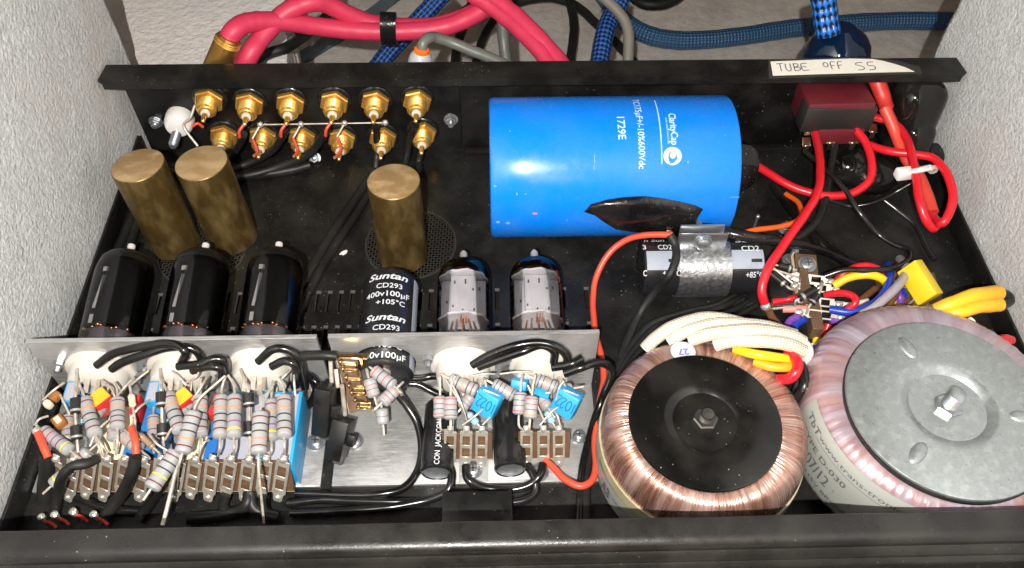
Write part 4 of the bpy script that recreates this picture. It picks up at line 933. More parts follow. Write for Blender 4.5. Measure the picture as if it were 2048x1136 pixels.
tor_text('TYPE D-030',c2,S2,183,8,28,3.0,Rt,t2,bold=.012); tor_text('E 07/12',c2,S2,188,-3,18,2.8,Rt,t2,bold=.012); tor_text('2X115V BROWN-WHITE',c2,S2,190,-14,46,2.4,Rt,t2,bold=.012)
g=[(u*.6,v) for u in range(70) for v in (0,.3)]
obj('printed_line',wrap((g,[(2*i,2*i+2,2*i+3,2*i+1) for i in range(69)]),lambda u,v:tor_pt(c2,S2,math.radians(192)+u/Rt*1.25,math.radians(22)+v/30,.55)),INK,t2,smooth=False)
d2=(146.6,-192.6); R2=37.8; zt=48.0
obj('rubber_pad',lathe((d2[0],d2[1],zt-2.6),(0,0,1),[(0,24),(0,R2),(2.3,R2+.4),(2.5,R2-.5),(2.5,24),(0,24)],72),BLKM,t2)
obj('clamp_disc',lathe((d2[0],d2[1],zt),(0,0,1),[(-.2,R2-.6),(.3,R2),(1.2,R2-.2),(1.5,R2-.8),(1.9,20),(2.0,18.4),(1.6,17),(.2,14.6),(-1.6,12.6),(-2.8,11.0),(-3.2,9.5),(-3.2,.01)],96),GALV,t2)
for q in (107,227,347): 
    q=math.radians(q); p=Vector((d2[0]+26.5*math.cos(q),d2[1]+26.5*math.sin(q),zt+1.3))
    V,F,U,I=ball((0,0,0),1,20); R=Matrix.Rotation(q,3,'Z'); obj('embossed_rib',([p+R@Vector((v.x*5.6,v.y*2.9,v.z*1.5)) for v in V],F),GALV,t2)
obj('washer',lathe((d2[0],d2[1],zt-3.1),(0,0,1),[(0,6.6),(.9,6.5),(1.0,3)],32),STEEL,t2)
obj('nut',lathe((d2[0],d2[1],zt-2.1),(0,0,1),[(0,4.7),(.3,5.3),(3.6,5.3),(4.1,4.6),(4.1,2.6)],6,ref=(1,.3,0)),STEEL,t2,smooth=False)
pr=[]
for i in range(12): pr += [(i*.8,3.1),(.4+i*.8,2.7)]
pr += [(9.8,2.9),(10,2.5),(10.05,.01)]
obj('bolt',lathe((d2[0],d2[1],zt),(.0,.0,1),pr,20),STEEL,t2,ang=60)
# leads of the copper transformer
SLV='cream woven sleeves over the copper transformer'
wire('cream woven glass sleeve, outermost of the four over the copper transformer',BRAIDC,2.8,[(1290,698,34),(1312,676,38),(1345,655,42),(1407,637,44),(1464,643,45),(1520,658,43)],'sleeve','woven_sleeve',14,group=SLV)
wire('cream woven glass sleeve, second from outside over the copper transformer',BRAIDC,2.8,[(1338,683,38),(1374,662,43),(1439,648,46),(1524,653,46),(1590,672,42)],'sleeve','woven_sleeve',14,group=SLV)
wire('cream woven glass sleeve, third from outside over the copper transformer',BRAIDC,2.85,[(1380,680,41),(1423,667,46),(1504,661,49),(1569,668,47),(1606,684,43)],'sleeve','woven_sleeve',14,group=SLV)
wire('cream woven glass sleeve, innermost of the four, nearest the yellow wire',BRAIDC,2.85,[(1430,690,42),(1460,682,45),(1510,681,48),(1570,687,47),(1608,702,42)],'sleeve','woven_sleeve',14,group=SLV)
wire('short smooth off white sleeve end standing where the cream sleeves gather',WHTW,3.2,[(1600,686,42),(1611,704,38),(1603,730,28)],'sleeve')
wire('yellow lead leaving the copper transformer below the cream sleeves',YELW,1.9,[(1470,698,41),(1500,706,44),(1540,713,45),(1585,720,42)])
wire('orange lead leaving the copper transformer below its yellow lead',mat('amber_insulation',(.86,.33,.02),.35),1.9,[(1510,724,41),(1545,734,43),(1585,735,42)])
wire('red lead bending round the orange one beside the copper transformer',REDW,2.1,[(1556,758,38),(1578,756,42),(1592,742,45),(1594,722,45),(1575,706,42)])
wire('black lead curving down between the two transformers',BLKW,2.2,[(1600,728,36),(1608,752,36),(1607,778,34),(1588,802,28)])
# ================================================================== CLAMPED CAPACITORS (right)
ky,kz,kr=-96.3,13.6,13.2; xa=at(1287,530,kz+8).x; xb=at(1527,530,kz+8).x
t=thing('electrolytic_capacitor','black electrolytic capacitors end to end, held under a shiny metal clamp','capacitor',((xa+xb)/2,ky,0))
obj('case',lathe((xa,ky,kz),(1,0,0),[(0,kr-2.5),(.2,kr-.9),(1.2,kr),(28,kr),(29,kr-.3),(30,kr),(xb-xa-1.2,kr),(xb-xa,kr-1)],48),mat('black_capacitor_sleeve',(.013,.013,.015),.3,spec=.5,rvar=.06),t)
def kphi(px,py): q=hit_x(px,py,ky,kz,kr); return math.atan2(q.z-kz,q.y-ky),q.x
fa,_=kphi(1400,501); fb,_=kphi(1400,539)
obj('polarity_stripe',lathe((xa+1,ky,kz),(1,0,0),[(0,kr+.06),(xb-xa-1.6,kr+.06)],10,ref=(0,1,0),a0=fa,a1=fb),mat('pale_stripe',(.30,.33,.39),.3),t)
def ktext(s,px,py,w,h,bold,shear=0):
    f0,x0=kphi(px,py); g=fit_text(s,w,h,bold,.9,shear)
    obj('lettering',wrap(g,lambda u,v:(x0+u,ky+(kr+.1)*math.cos(f0-v/kr),kz+(kr+.1)*math.sin(f0-v/kr))),PRINT,t,smooth=False)
ktext('3',1285,499,1.8,2.9,.012); ktext('CD2',1316,499,6.6,2.9,.012); ktext('CD2',1483,502,8.5,2.9,.012); ktext('n Sun',1287,484,10,3.2,.02,.25); ktext('Sun',1470,485,9.5,3.2,.02,.25)
ktext('C',1286,552,1.8,2.7,.012); ktext('+85\u00b0C',1325,552,8.5,2.7,.012); ktext('+85\u00b0C',1491,555,8.2,2.7,.012)
for px in (1337,1503):
    f0,x0=kphi(px,521); obj('minus_mark',lathe((x0,ky,kz),(1,0,0),[(0,kr+.12),(5,kr+.12)],4,ref=(0,1,0),a0=f0-.06,a1=f0+.06),BLKP,t)
x0=at(1356,530,kz+8).x; x1=at(1460,530,kz+8).x
k=thing('metal_clamp','shiny speckled metal strap clamp with a bolt around the black capacitors','clamp',((x0+x1)/2,ky,0))
obj('strap',lathe((x0,ky,kz),(1,0,0),[(0,kr+.15),(0,kr+1.1),(x1-x0,kr+1.1),(x1-x0,kr+.15),(0,kr+.15)],40,ref=(0,1,0),a0=math.radians(75),a1=math.radians(330)),CLAMPM,k)
yy=ky+kr*math.cos(math.radians(80)); 
e=at(1408,483,33)
for i,(dy,w,zc2) in enumerate(((0,x1-x0-1.5,31.5),(4.2,x1-x0-3.5,33))):
    obj('ear',box((e.x,yy-1+dy,zc2-1.5),(w,1.1,10.5),Matrix.Rotation(-.12,3,'X'),.45),mat('bright_clamp_ear',(.56,.58,.60),.3,.95),k)
p=Vector((e.x,yy-1.6,31.0)); obj('bolt_head',lathe(p,(0,-1,.12),[(0,4.3),(.6,4.3),(.7,3.2),(2.6,3.2),(3.2,2.4),(3.3,.01)],24),STEEL,k)
obj('nut',lathe(p+Vector((0,5.6,.4)),(0,1,0),[(0,3),(2.5,3),(2.6,1.5),(6,1.4)],6),STEEL,k)
# ================================================================== RIGHT CLUSTER
def hstrip(label,c0,c1,h,lugs,lo=(0,1,.3)): return strip(label,c0,c1,h,lugs,4.6,True,1.4,lo=lo)
t=thing('tag_strip','brown tag strip board with a cross head screw near the clamped capacitors','tag strip',at(1612,550,4))
b0=at(1612,532,12); obj('board',box(b0,(10.5,13,1.5),Matrix.Rotation(-.12,3,'Z')@Matrix.Rotation(.12,3,'X'),.2,1),PHEN,t)
obj('board',box(at(1606,580,13),(4,20,9),Matrix.Rotation(-.12,3,'Z'),.2,1),PHEN,t); obj('board',box(at(1625,625,13),(5,24,8),Matrix.Rotation(-.10,3,'Z'),.2,1),PHEN,t)
obj('board_edge',box(at(1588,548,12),(1.2,22,1.6),Matrix.Rotation(-.12,3,'Z')),PHENE,t)
for (a,b) in (((1577,552,15),(1662,563,16)),((1590,571,15),(1672,579,16)),((1600,600,16),(1678,608,16)),((1598,624,16),(1682,634,16))):
    l=obj('solder_lug',lug_geo(at(*a),at(*b),4.2),TIN,t); obj('solder_joint',ball(at(*a),1.9,10,(1.2,1,.8)),SOLD,l); obj('solder_joint',ball(at(*b),1.7,10,(1.2,1,.8)),SOLD,l)
pan_screw(at(1614,529,13.2),(0,-.15,1),'cross head screw in the brown board near the clamped capacitors',3.3)
nut_screw(at(1580,522,1),(0,-.1,1),'upright bolt and nut beside the brown board, right of the clamp',3.0,9)
nut_screw(at(1569,458,1),(0,-.1,1),'bolt and nut on the floor under the orange wire, below the blue capacitor',2.6,5)
t=thing('screw_post','thin bare steel pin standing on the floor right of the blue capacitor','pin',at(1508,455,0))
obj('pin',lathe(at(1508,455,0),(0,0,1),[(0,.7),(8,.7)],10),STEEL,t); obj('pin_head',ball(at(1508,455,0)+Vector((0,0,8.3)),1.3,10),STEEL,t)
t=thing('tag_strip','brown tag strip half hidden under the tilted yellow box capacitor','tag strip',at(1815,590,2))
obj('board',box(at(1818,585,9),(27,22,5),Matrix.Rotation(-.08,3,'Z'),.2,1),PHEN,t)
for (a,b) in (((1782,566,13),(1858,570,13)),((1788,588,13),(1862,590,13)),((1792,612,13),(1866,614,13))):
    obj('solder_lug',lug_geo(at(*a),at(*b),4.4),GLUG,t)
RG='black diodes on the right tag strip'
diode('black diode on bare silver leads just right of the clamped capacitor, upper one',(1556,531,18),(1584,538,17),3.2,(1532,524,20),(1592,545,15),group=RG)
diode('black diode on bare silver leads just right of the clamped capacitor, lower one',(1543,548,18),(1573,572,17),3.2,(1530,535,20),(1592,580,15),group=RG)
diode('black diode slanting between the two stepped lugs, upper one',(1633,578,24),(1598,598,22),3.6,(1645,562,22),(1590,612,18),group=RG)
diode('black diode slanting between the two stepped lugs, lower one',(1636,588,24),(1622,608,22),3.6,(1646,564,22),(1612,628,18),group=RG)
for i,(a,b) in enumerate((((1530,533,20),(1600,556,15)),((1534,526,20),(1605,582,14)),((1540,618,18),(1600,612,16)))): wire('bare silver lead from clamped capacitor to strip, %s'%('the straight upper one','the middle one with a bend','the low one by the red joint')[i],TIN,.6,[a,b])
t=thing('transistor','black flat transistor package with a metal tab lying below the diodes','transistor',at(1562,590,3))
obj('package',box(at(1560,585,9),(10.5,9,4.6),Matrix.Rotation(-.1,3,'Z'),.4),BLKP,t); obj('metal_tab',box(at(1575,600,6),(16,9.5,1.2),Matrix.Rotation(-.1,3,'Z'),.2),STEEL,t)
RW='thick red wires at the selector switch'
wire('thick red wire from the switch down past the clamped capacitors to a soldered joint',REDW,2.05,[(1627,256,30),(1636,292,33),(1641,335,36),(1635,385,38),(1604,438,38),(1570,485,36),(1545,522,34),(1528,556,30),(1523,585,26),(1531,612,21)],ends='b',group=RW)
wire('thick red wire looping from the large blue capacitor under the switch',REDW,2.05,[(1516,333,18),(1570,366,18),(1624,387,18),(1671,391,18),(1707,385,20),(1738,362,24),(1744,327,28),(1729,280,31),(1690,238,33)],group=RW)
wire('thick red wire running from the switch through the white cable tie',REDW,2.05,[(1747,233,33),(1790,248,35),(1816,283,37),(1829,335,38),(1838,395,36),(1848,432,32),(1864,456,27),(1872,453,24)],group=RW)
wire('thick red wire looping out over the right chassis edge',REDW,2.05,[(1738,290,29),(1779,303,33),(1833,309,36),(1868,318,38),(1894,348,39),(1906,390,37),(1899,424,33),(1884,447,29),(1870,438,26),(1862,425,25)],group=RW)
wire('wide red heat shrink sleeve running down behind the white paper label',mat('red_heatshrink',(.50,.030,.022),.42,var=(10,(.42,.025,.02))),(4.4,3.6),[ypt(1750,146,-5),(1756,168,50),(1766,195,46),(1775,216,41)],'sleeve')
wire('salmon red sleeve leading down through the white cable tie',SALM,(3.1,2.7),[(1770,215,42),(1791,267,34),(1812,315,30),(1833,345,28),(1850,378,27),(1866,425,25)],'sleeve')
# switch
p=Vector((155,-1.5,36)); t=thing('selector_switch','dark red selector switch body wrapped in black tape under the paper label','switch',(155,-1,24))
b0=box((152.4,-11.8,38.8),(34,21.5,17),Matrix.Rotation(.02,3,'Z')@Matrix.Rotation(-.10,3,'X'),.8); obj('switch_body',b0,MAROON,t)
obj('tape_band',box((152.9,-18.0,38.0),(37,10.5,15.0),Matrix.Rotation(.03,3,'Z')@Matrix.Rotation(.04,3,'Y')@Matrix.Rotation(-.10,3,'X'),1.2),mat('dusty_black_tape',(.014,.0135,.012),.5,dust=.3,bump=(5,.9)),t)
obj('terminal_block',box((156,-21.8,28.8),(24,6.5,9),Matrix.Rotation(-.10,3,'X'),.6),MAROON,t)
for (px,py,z) in ((1612,268,27),(1660,262,29),(1705,262,29),(1745,240,31)):
    q=at(px,py,z); g=[lathe(q+Vector((0,3,3)),(0,-1,-.35),[(i*.9+d*.45,2.1-.35*d) for i in range(6) for d in (0,1)],14),box(q+Vector((0,-3.5,-2.4)),(4.6,5,.7),Matrix.Rotation(.5,3,'X'),.2,1),box(q+Vector((0,-5.6,-5.2)),(2.6,.7,5),None,.2,1)]
    obj('screw_terminal',join(*g),mat('bronze_terminal',(.50,.36,.22),.28,1.0,var=(25,(.62,.52,.42))),t)
# inlet boot and round boots
t=thing('inlet_boot','large glossy black rubber boot at the right end of the back panel','boot',(195,-2,8))
obj('boot',join(box((195.5,-13,33),(25,23,42),Matrix.Rotation(-.12,3,'X')@Matrix.Rotation(.10,3,'Z'),8.5,5),box((198,-20,22),(19,20,26),Matrix.Rotation(-.25,3,'X'),8,5)),BLKG,t,ang=180)
wire('black sleeve sticking out below the glossy inlet boot',BLKM,3.2,[(1868,296,22),(1876,310,16),(1872,330,10)],'sleeve')
for (px,py,r,l) in ((1703,330,15,'left glossy black dome under the switch wires'),(1745,352,13,'right glossy black dome under the switch wires')):
    q=at(px,py,r*.5); obj_=obj('rubber_dome',ball((q.x,q.y,r*.55),r,24,(1.05,.9,.75)),BLKG,ang=180); tag(obj_,l,'boot','glossy black domes')
# cable tie
q=at(1806,347,32); t=thing('cable_tie','white plastic cable tie around the red wires by the right wall','cable tie',q)
obj('tie_head',box(at(1808,347,36),(8.2,5.2,5),Matrix.Rotation(.15,3,'Z'),.8),WHITE,t)
obj('tie_strap',tube([at(1818,344,35),at(1835,341,40.5),at(1850,338,40),at(1864,336,36),at(1866,342,32)],1.5,8,4,1.6),WHITE,t)
obj('tie_teeth',join(*[box(at(1843+i*3.2,338.5-i*.6,41.3),(.35,3.4,.6),None) for i in range(7)]),WHITE,t)
BW='black wires in the right half of the chassis'
wire('thin black wire running from the switch over the red loop to the brown strip',BLKW,1.35,[(1609,303,24),(1648,336,26),(1690,380,24),(1722,430,20),(1755,467,14),(1791,490,14),(1814,498,16),(1820,512,19),(1806,528,22),(1773,539,25),(1734,541,27),(1689,540,26),(1650,552,22)],group=BW)
wire('black cable coming from under the tape and running right past the clamp',TAPE,(3.6,1.8),[(1362,450,26),(1405,457,27),(1450,465,27),(1500,474,27),(1560,483,24),(1620,494,18),(1665,510,10),(1712,530,6)],group=BW)
wire('black cable hanging from the middle switch terminal and bending left',BLKD,2.1,[(1670,290,24),(1661,340,20),(1650,400,17),(1632,445,15),(1590,478,14),(1545,490,14)],group=BW)
wire('thick glossy black sleeve lying on the floor right of the blue capacitor',BLKG,2.8,[(1548,368,6),(1580,415,5),(1625,470,5),(1668,508,5),(1712,535,5)],'sleeve')
wire('thin black wire arching on the floor below the switch toward the right wall',BLKW,1.1,[(1660,400,3),(1700,412,5),(1735,408,8),(1765,398,11),(1790,385,14),(1825,365,20)],group=BW)
wire('black wire running down the right side of the floor to the yellow capacitor',BLKW,1.5,[(1765,398,6),(1800,425,4),(1832,452,3),(1850,490,3),(1868,520,3)],group=BW)
wire('orange wire passing from behind the tape under the thick red wire',ORGW,1.35,[(1470,472,22),(1510,460,22),(1555,454,20),(1590,444,18),(1603,428,16),(1596,405,12),(1572,388,8)])
wire('yellow wire arching over the floor right of the brown strip',YELW,1.95,[(1668,571,17),(1695,556,21),(1734,549,25),(1762,556,24),(1780,578,18),(1789,607,11)])
wire('blue wire curving down beside the yellow arch to the lower lugs',BLUW,1.95,[(1660,619,18),(1704,624,20),(1743,610,22),(1770,583,24),(1780,548,21),(1776,530,12)])
wire('pale grey wire curving beside the blue one into the film wrapped transformer',LILW,2.1,[(1722,630,26),(1749,614,28),(1782,586,28),(1806,558,26),(1811,535,21),(1800,518,10)])
wire('red wire with bare end looping above the lower lugs',REDW,1.6,[(1650,590,17),(1683,586,22),(1708,594,24),(1709,608,23),(1690,622,19)],ends='b')
wire('red wire arching behind the black marked wire above the yellow arch',REDW,1.8,[(1671,563,14),(1695,543,18),(1722,532,20),(1752,537,18),(1776,553,12)])
wire('brown wire lying low between the yellow arch and the transformer',BRNW,1.7,[(1714,606,5),(1750,577,5)])
wire('brown wire curving behind the pale grey one into the film wrapped transformer',BRNW,1.8,[(1740,640,22),(1770,618,20),(1792,585,16),(1795,560,10)])
wire('purple wire dropping beside the brown strip under the yellow capacitor',PURW,2.0,[(1788,580,14),(1800,594,15),(1797,617,10)])
wire('short blue wire end at the brown strip under the yellow capacitor',BLUW,1.7,[(1796,590,13),(1803,580,15),(1808,592,16)])
wire('yellow wire dropping next to the purple one near the transformer',YELW,1.6,[(1780,586,10),(1786,604,11),(1781,620,10)])
for m,pts,l in ((PURW,[(1572,660,8),(1580,642,12),(1600,632,16)],'purple wire arching under the lowest lug beside the cream sleeves'),(BLUW,[(1584,664,8),(1594,648,12),(1612,637,16)],'blue wire arching under the lowest lug beside the purple one'),(YELW,[(1632,690,8),(1634,668,10),(1640,648,13)],'yellow wire dropping below the lowest lug'),(REDW,[(1645,690,8),(1650,668,9),(1657,648,12)],'red wire dropping below the lowest lug beside the yellow one'),(PURW,[(1660,640,14),(1690,640,14),(1704,633,13)],'purple wire peeping out above the film wrapped transformer'),(WHTW,[(1590,700,6),(1612,696,8),(1640,690,8)],'white wire lying low between the two transformers'),(BRNW,[(1610,706,14),(1632,698,16),(1660,680,12)],'brown wire lying low between the two transformers'),(WHTW,[(1672,608,8),(1700,612,8),(1735,604,6)],'white wire lying low behind the blue one'),(mat('pink_insulation',(.75,.25,.2),.4),[(1565,618,14),(1600,618,15),(1640,620,14)],'pink wire running to the lower lugs from the soldered red joint'),(REDW,[(1545,605,8),(1580,598,10),(1610,596,14)],'red wire running low from the soldered joint to the strip'),(BRNW,[(1537,620,18),(1545,636,14),(1562,655,8)],'brown wire running down from the soldered red joint')): wire(l,m,1.8,pts)
YS='thick yellow sleeves at the right edge'
t=wire('thick yellow sleeve over a bundle of wires reaching the right wall, upper one',YELS,(3.0,3.5),[(1872,620,36),(1905,606,40),(1950,592,40),(1996,586,34)],'sleeve',seg=14,group=YS)
t=wire('thick yellow sleeve over a bundle of wires reaching the right wall, lower one',YELS,(2.6,3.1),[(1888,629,36),(1920,624,39),(1955,614,39),(1998,609,34)],'sleeve',seg=14,group=YS)
wire('black wire loop coming out of the two yellow sleeves',BLKW,2.6,[(1994,588,33),(2012,592,31),(2016,602,30),(1998,611,31)])
wire('short white wire end below the yellow sleeves',WHTW,1.9,[(1925,655,20),(1945,640,22)])
t=wire('knotted red wire ends at the right edge beside the large transformer',REDW,2.0,[(2002,706,20),(1996,690,26),(2004,678,30),(2014,684,31),(2006,694,31),(1996,686,32),(2010,678,31),(2022,680,28)],'wire')
# ================================================================== ORANGE-RED WIRE and other long wires
wire('long orange-red wire running from the tape patch down past the copper transformer',REDO,1.5,[(1345,470,32),(1290,470,28),(1245,484,22),(1212,515,16),(1192,555,10),(1186,600,6),(1190,660,6),(1203,715,6),(1207,760,4),(1197,820,4),(1190,880,5),(1192,930,7),(1184,960,9),(1160,972,10),(1130,958,9),(1108,936,7),(1090,920,6)])
wire('black wire dropping from the tape over the clamped capacitors toward the bracket',BLKM,1.9,[(1340,470,36),(1351,492,33),(1351,520,32),(1338,552,28),(1312,582,16),(1280,625,6),(1255,680,4),(1238,720,4)])
for i in range(6): wire('black cable in the bundle sweeping down left of the clamped capacitors',BLKD,1.7,[(1470+i*8,592+i*4,4),(1430+i*7,612+i*5,4+i%2*3),(1360+i*6,628+i*7,4+i%3*2),(1300+i*4,650+i*12,5),(1255+i*3,700+i*11,4),(1228+i*2,745+i*10,4)],group='bundle of black cables left of the clamped capacitors')
HW='black heater wires looping over the left tube sockets'
W_=lambda l,pts,r=1.75,g=HW: wire(l,BLKW,r,pts,group=g)
W_('long upper black wire arching from the left socket over the middle one',[(193,731,32),(226,708,37),(267,697,40),(324,687,42),(356,691,42),(371,706,40),(364,724,34)])
W_('long lower black wire arching from the left socket to the middle one',[(223,739,32),(249,723,36),(294,708,39),(333,696,40),(369,694,40),(393,702,38),(405,724,33)])
W_('short upper black wire from the middle socket to the right',[(357,733,34),(399,729,37),(429,717,38),(449,722,36),(452,742,28)])
W_('short lower black wire from the middle socket to the right',[(384,742,33),(414,733,36),(441,737,35),(444,758,26)])
W_('upper black wire arching right over the right hand socket',[(516,724,34),(543,700,39),(573,699,39),(597,716,35),(604,742,26),(610,775,14)])
W_('lower black wire arching right over the right hand socket',[(543,733,33),(567,722,36),(588,729,35),(593,750,28),(590,772,18)])
wire('dark sleeved wire crossing from the left bracket to the slanting tag strip',BLKD,2.1,[(592,716,34),(615,711,36),(650,711,37),(672,713,36)])
HW2='black heater wires looping over the clear tube sockets'
W_('upper black wire arching from the left clear tube socket to the right one',[(944,731,33),(983,709,38),(1029,692,42),(1074,685,43),(1112,693,42),(1134,714,37),(1129,736,32)],1.75,HW2)
W_('lower black wire arching from the left clear tube socket to the right one',[(956,735,32),(998,719,36),(1044,703,40),(1082,690,41),(1107,702,39),(1107,724,33)],1.75,HW2)
W_('short black wire leaving the right clear tube socket',[(1104,735,32),(1141,728,35),(1165,716,36)],1.75,HW2)
W_('black wire leaving the right clear tube socket and turning down to the front',[(1128,747,32),(1165,734,35),(1195,726,34),(1219,733,30),(1222,752,24),(1207,790,10),(1186,850,4),(1166,930,3),(1161,985,3),(1158,1042,3)],1.8,HW2)
wire('second black wire running to the front beside the copper transformer',BLKD,1.9,[(1226,745,6),(1212,790,4),(1196,850,4),(1178,930,3),(1172,985,3),(1172,1042,3)])
FW='black wires lying before the brackets'
W_('black wire curving round the bare base plate to the front left',[(797,790,14),(815,812,12),(836,850,8),(843,900,5),(834,945,4),(803,978,4),(740,990,4),(670,990,3),(590,986,3)],1.75,FW)
W_('black wire from the first left lug running along the front',[(899,930,6),(904,955,7),(892,985,5),(850,1002,3),(780,1014,3),(690,1022,3),(580,1026,3)],1.75,FW)
W_('black wire from the second left lug crossing to the right strip',[(931,932,6),(935,957,7),(962,974,5),(1020,979,4),(1058,970,5),(1080,950,7),(1086,928,7)],1.75,FW)
W_('black wire from the right strip curling left along the front',[(1054,930,6),(1068,955,6),(1070,985,4),(1048,1001,3),(1010,1006,3),(960,1006,3)],1.75,FW)
W_('glossy black wire lying along the front under the tag strip, upper one',[(575,1006,3),(640,1000,3),(720,1002,3),(860,1004,2)],1.8,FW)
TW='dark wires hanging from the left tag strip'
T_=lambda l,pts,r=1.8,m=BLKM: wire(l,m,r,pts,group=TW)
T_('thick dusty black sleeve at the far left end of the tag strip',[(97,908,26),(93,950,18),(88,1000,6)],3.0)
wire('orange-red wire rising from the thick black sleeve at the left end',REDO,1.5,[(97,915,27),(86,890,29),(74,862,30)],ends='b')
T_('black wire bending over the left end of the tag strip',[(193,918,27),(172,928,30),(140,935,31),(122,958,27),(114,995,12),(110,1025,4)],1.9)
T_('thick black sleeve crossing the tag strip near the left, with a red wire on top',[(272,912,29),(262,950,22),(243,990,10),(212,1030,3)],2.4)
wire('orange-red wire rising from the sleeve crossing the tag strip',REDO,1.4,[(273,908,30),(270,880,32),(262,855,32)])
T_('black wire slanting down from the large slanting resistor to the front',[(336,940,22),(318,975,13),(290,1022,3),(275,1040,2)],2.2,BLKD)
T_('left branch of the forked black wires soldered under the tag strip',[(498,985,8),(494,1008,7),(470,1024,4),(430,1032,3),(375,1038,3)],2.4,BLKD)
T_('right branch of the forked black wires soldered under the tag strip',[(501,985,8),(506,1012,6),(524,1026,4),(556,1036,3)],2.4,BLKD)
T_('black wire drop under the lug left of the fork',[(452,990,8),(446,1010,5),(452,1028,2)],2.2,BLKD)
T_('black wire drop under the lug right of the fork',[(528,992,8),(526,1012,5),(536,1030,2)],2.2,BLKD)
T_('glossy black wire sagging behind the left end of the tag strip',[(130,985,2),(170,1000,2),(215,1016,2),(300,1025,2)],1.8,BLKW)
wire('bare stiff silver lead leaning from the large slanting resistor to the front panel',TIN,.85,[(366,902,33),(352,940,28),(338,1000,22),(325,1050,19)])
# solder posts at the far left front
t=thing('solder_posts','row of four small soldered posts with red wires in the left front corner','terminal',at(130,1040,2))
for i,(px,py) in enumerate(((84,1035),(110,1030),(147,1024),(188,1030))):
    q=at(px,py,7); obj('post',lathe(q-Vector((0,0,7)),(0,0,1),[(0,1.0),(6,1.0),(6.2,1.5),(8,1.5),(8.6,.7)],10),SOLD,t); obj('red_wire',tube([q+Vector((1,-1,-1)),q+Vector((2.5,-1,-3)),q+Vector((4,-2,-5))],.7,8),SALM,t)
# thin black cables on the floor, left
FL='dusty black cables lying on the chassis floor'
D_=lambda l,pts,r=2.2: wire(l,BLKD,r,pts,'cable',group=FL)
D_('black cable slanting across the floor from the lone brass cylinder to the black tubes',[(745,350,2),(690,430,2),(650,490,2),(610,560,2),(560,640,2)],2.6)
D_('second black cable slanting across the floor beside the first',[(765,345,2),(705,440,2),(664,500,2),(625,570,2),(590,640,2)],2.2)
D_('black cable running along the left lip beside the brass cylinders',[(345,330,3),(290,380,3),(262,440,3),(240,490,3),(212,560,3)],2.6)
D_('second black cable along the left lip',[(330,345,3),(285,420,3),(266,470,3),(245,530,3)],2.4)
D_('black cable running from the gold sockets behind the leaning brass cylinders',[(620,330,3),(560,344,3),(480,352,3),(400,352,3),(340,340,3)],2.5)
# ================================================================== PAPER LABEL on the flange
A,B,Cc=atY(1540,122,-13.4),atY(1828,141,-13.4),atY(1541,148,-13.4)
zt=fz+.15; L=thing('paper_label','strip of cream paper tape handwritten TUBE OFF SS on the back flange above the switch','label',(at(1680,135,fz)))
def fp(px,py): p=at(px,py,zt); return p
outp=[(1541,123),(1640,119),(1700,117),(1745,118),(1768,122),(1790,128),(1812,135),(1829,143),(1740,145),(1640,148),(1546,151)]
base=fp(1546,151); V=[fp(*q) for q in outp]; V2=[v-Vector((0,0,.25)) for v in V]; n=len(V)
obj('paper',(V+V2,[tuple(range(n))[::-1],tuple(range(n,2*n))]+[(i,(i+1)%n,n+(i+1)%n,n+i) for i in range(n)]),PAPER,L,smooth=False)
outp=[(1536,119),(1640,116),(1700,114),(1760,116),(1800,122),(1840,134),(1845,147),(1700,152),(1538,157)]
V=[fp(*q)-Vector((0,0,.12)) for q in outp]; n=len(V)
obj('clear_tape',(V,[tuple(range(n))]),mat('dull_tape_edge',(.035,.034,.032),.35,dust=.1),L,smooth=False)
def hand(px0,py0,w,strokes,sl=-.012):
    o=fp(px0,py0); ux=fp(px0+100,py0-100*.03)-o; uy=fp(px0+2,py0-20)-o; k=w
    obj('handwriting',on_plane(stroke2d([[(q[0]*k,q[1]*k*1.35) for q in s] for s in strokes],.55),o,ux,uy,.12),INK,L,smooth=False)
T_s=[[(0,1),(.8,1.05)],[(.42,1.02),(.3,0)]]; U_s=[[(1.05,1),(.95,.3),(1.2,0),(1.5,.2),(1.6,1)]]; B_s=[[(2.0,1),(1.9,0)],[(2.0,.98),(2.5,.9),(2.4,.6),(2.0,.5),(2.6,.4),(2.5,.1),(1.9,0)]]; E_s=[[(3.6,.95),(2.9,.9),(2.85,.05),(3.6,.08)],[(2.9,.5),(3.4,.5)]]
hand(1558,143,4.3,T_s+U_s+B_s+E_s)
hand(1650,139,4.1,[[(.3,1),(0,.7),(.15,.35),(.5,.4),(.6,.8),(.3,1)],[(1.6,1),(1.0,.95),(.9,0)],[(.95,.5),(1.4,.5)],[(2.5,1.05),(1.9,.95),(1.75,0)],[(1.85,.5),(2.3,.55)]])
hand(1716,141,4.4,[[(.9,1),(.3,1),(.05,.75),(.8,.45),(.7,.1),(0,.05)],[(2.2,1.05),(1.5,1),(1.45,.6),(2.1,.5),(2.0,.1),(1.3,.02)]])
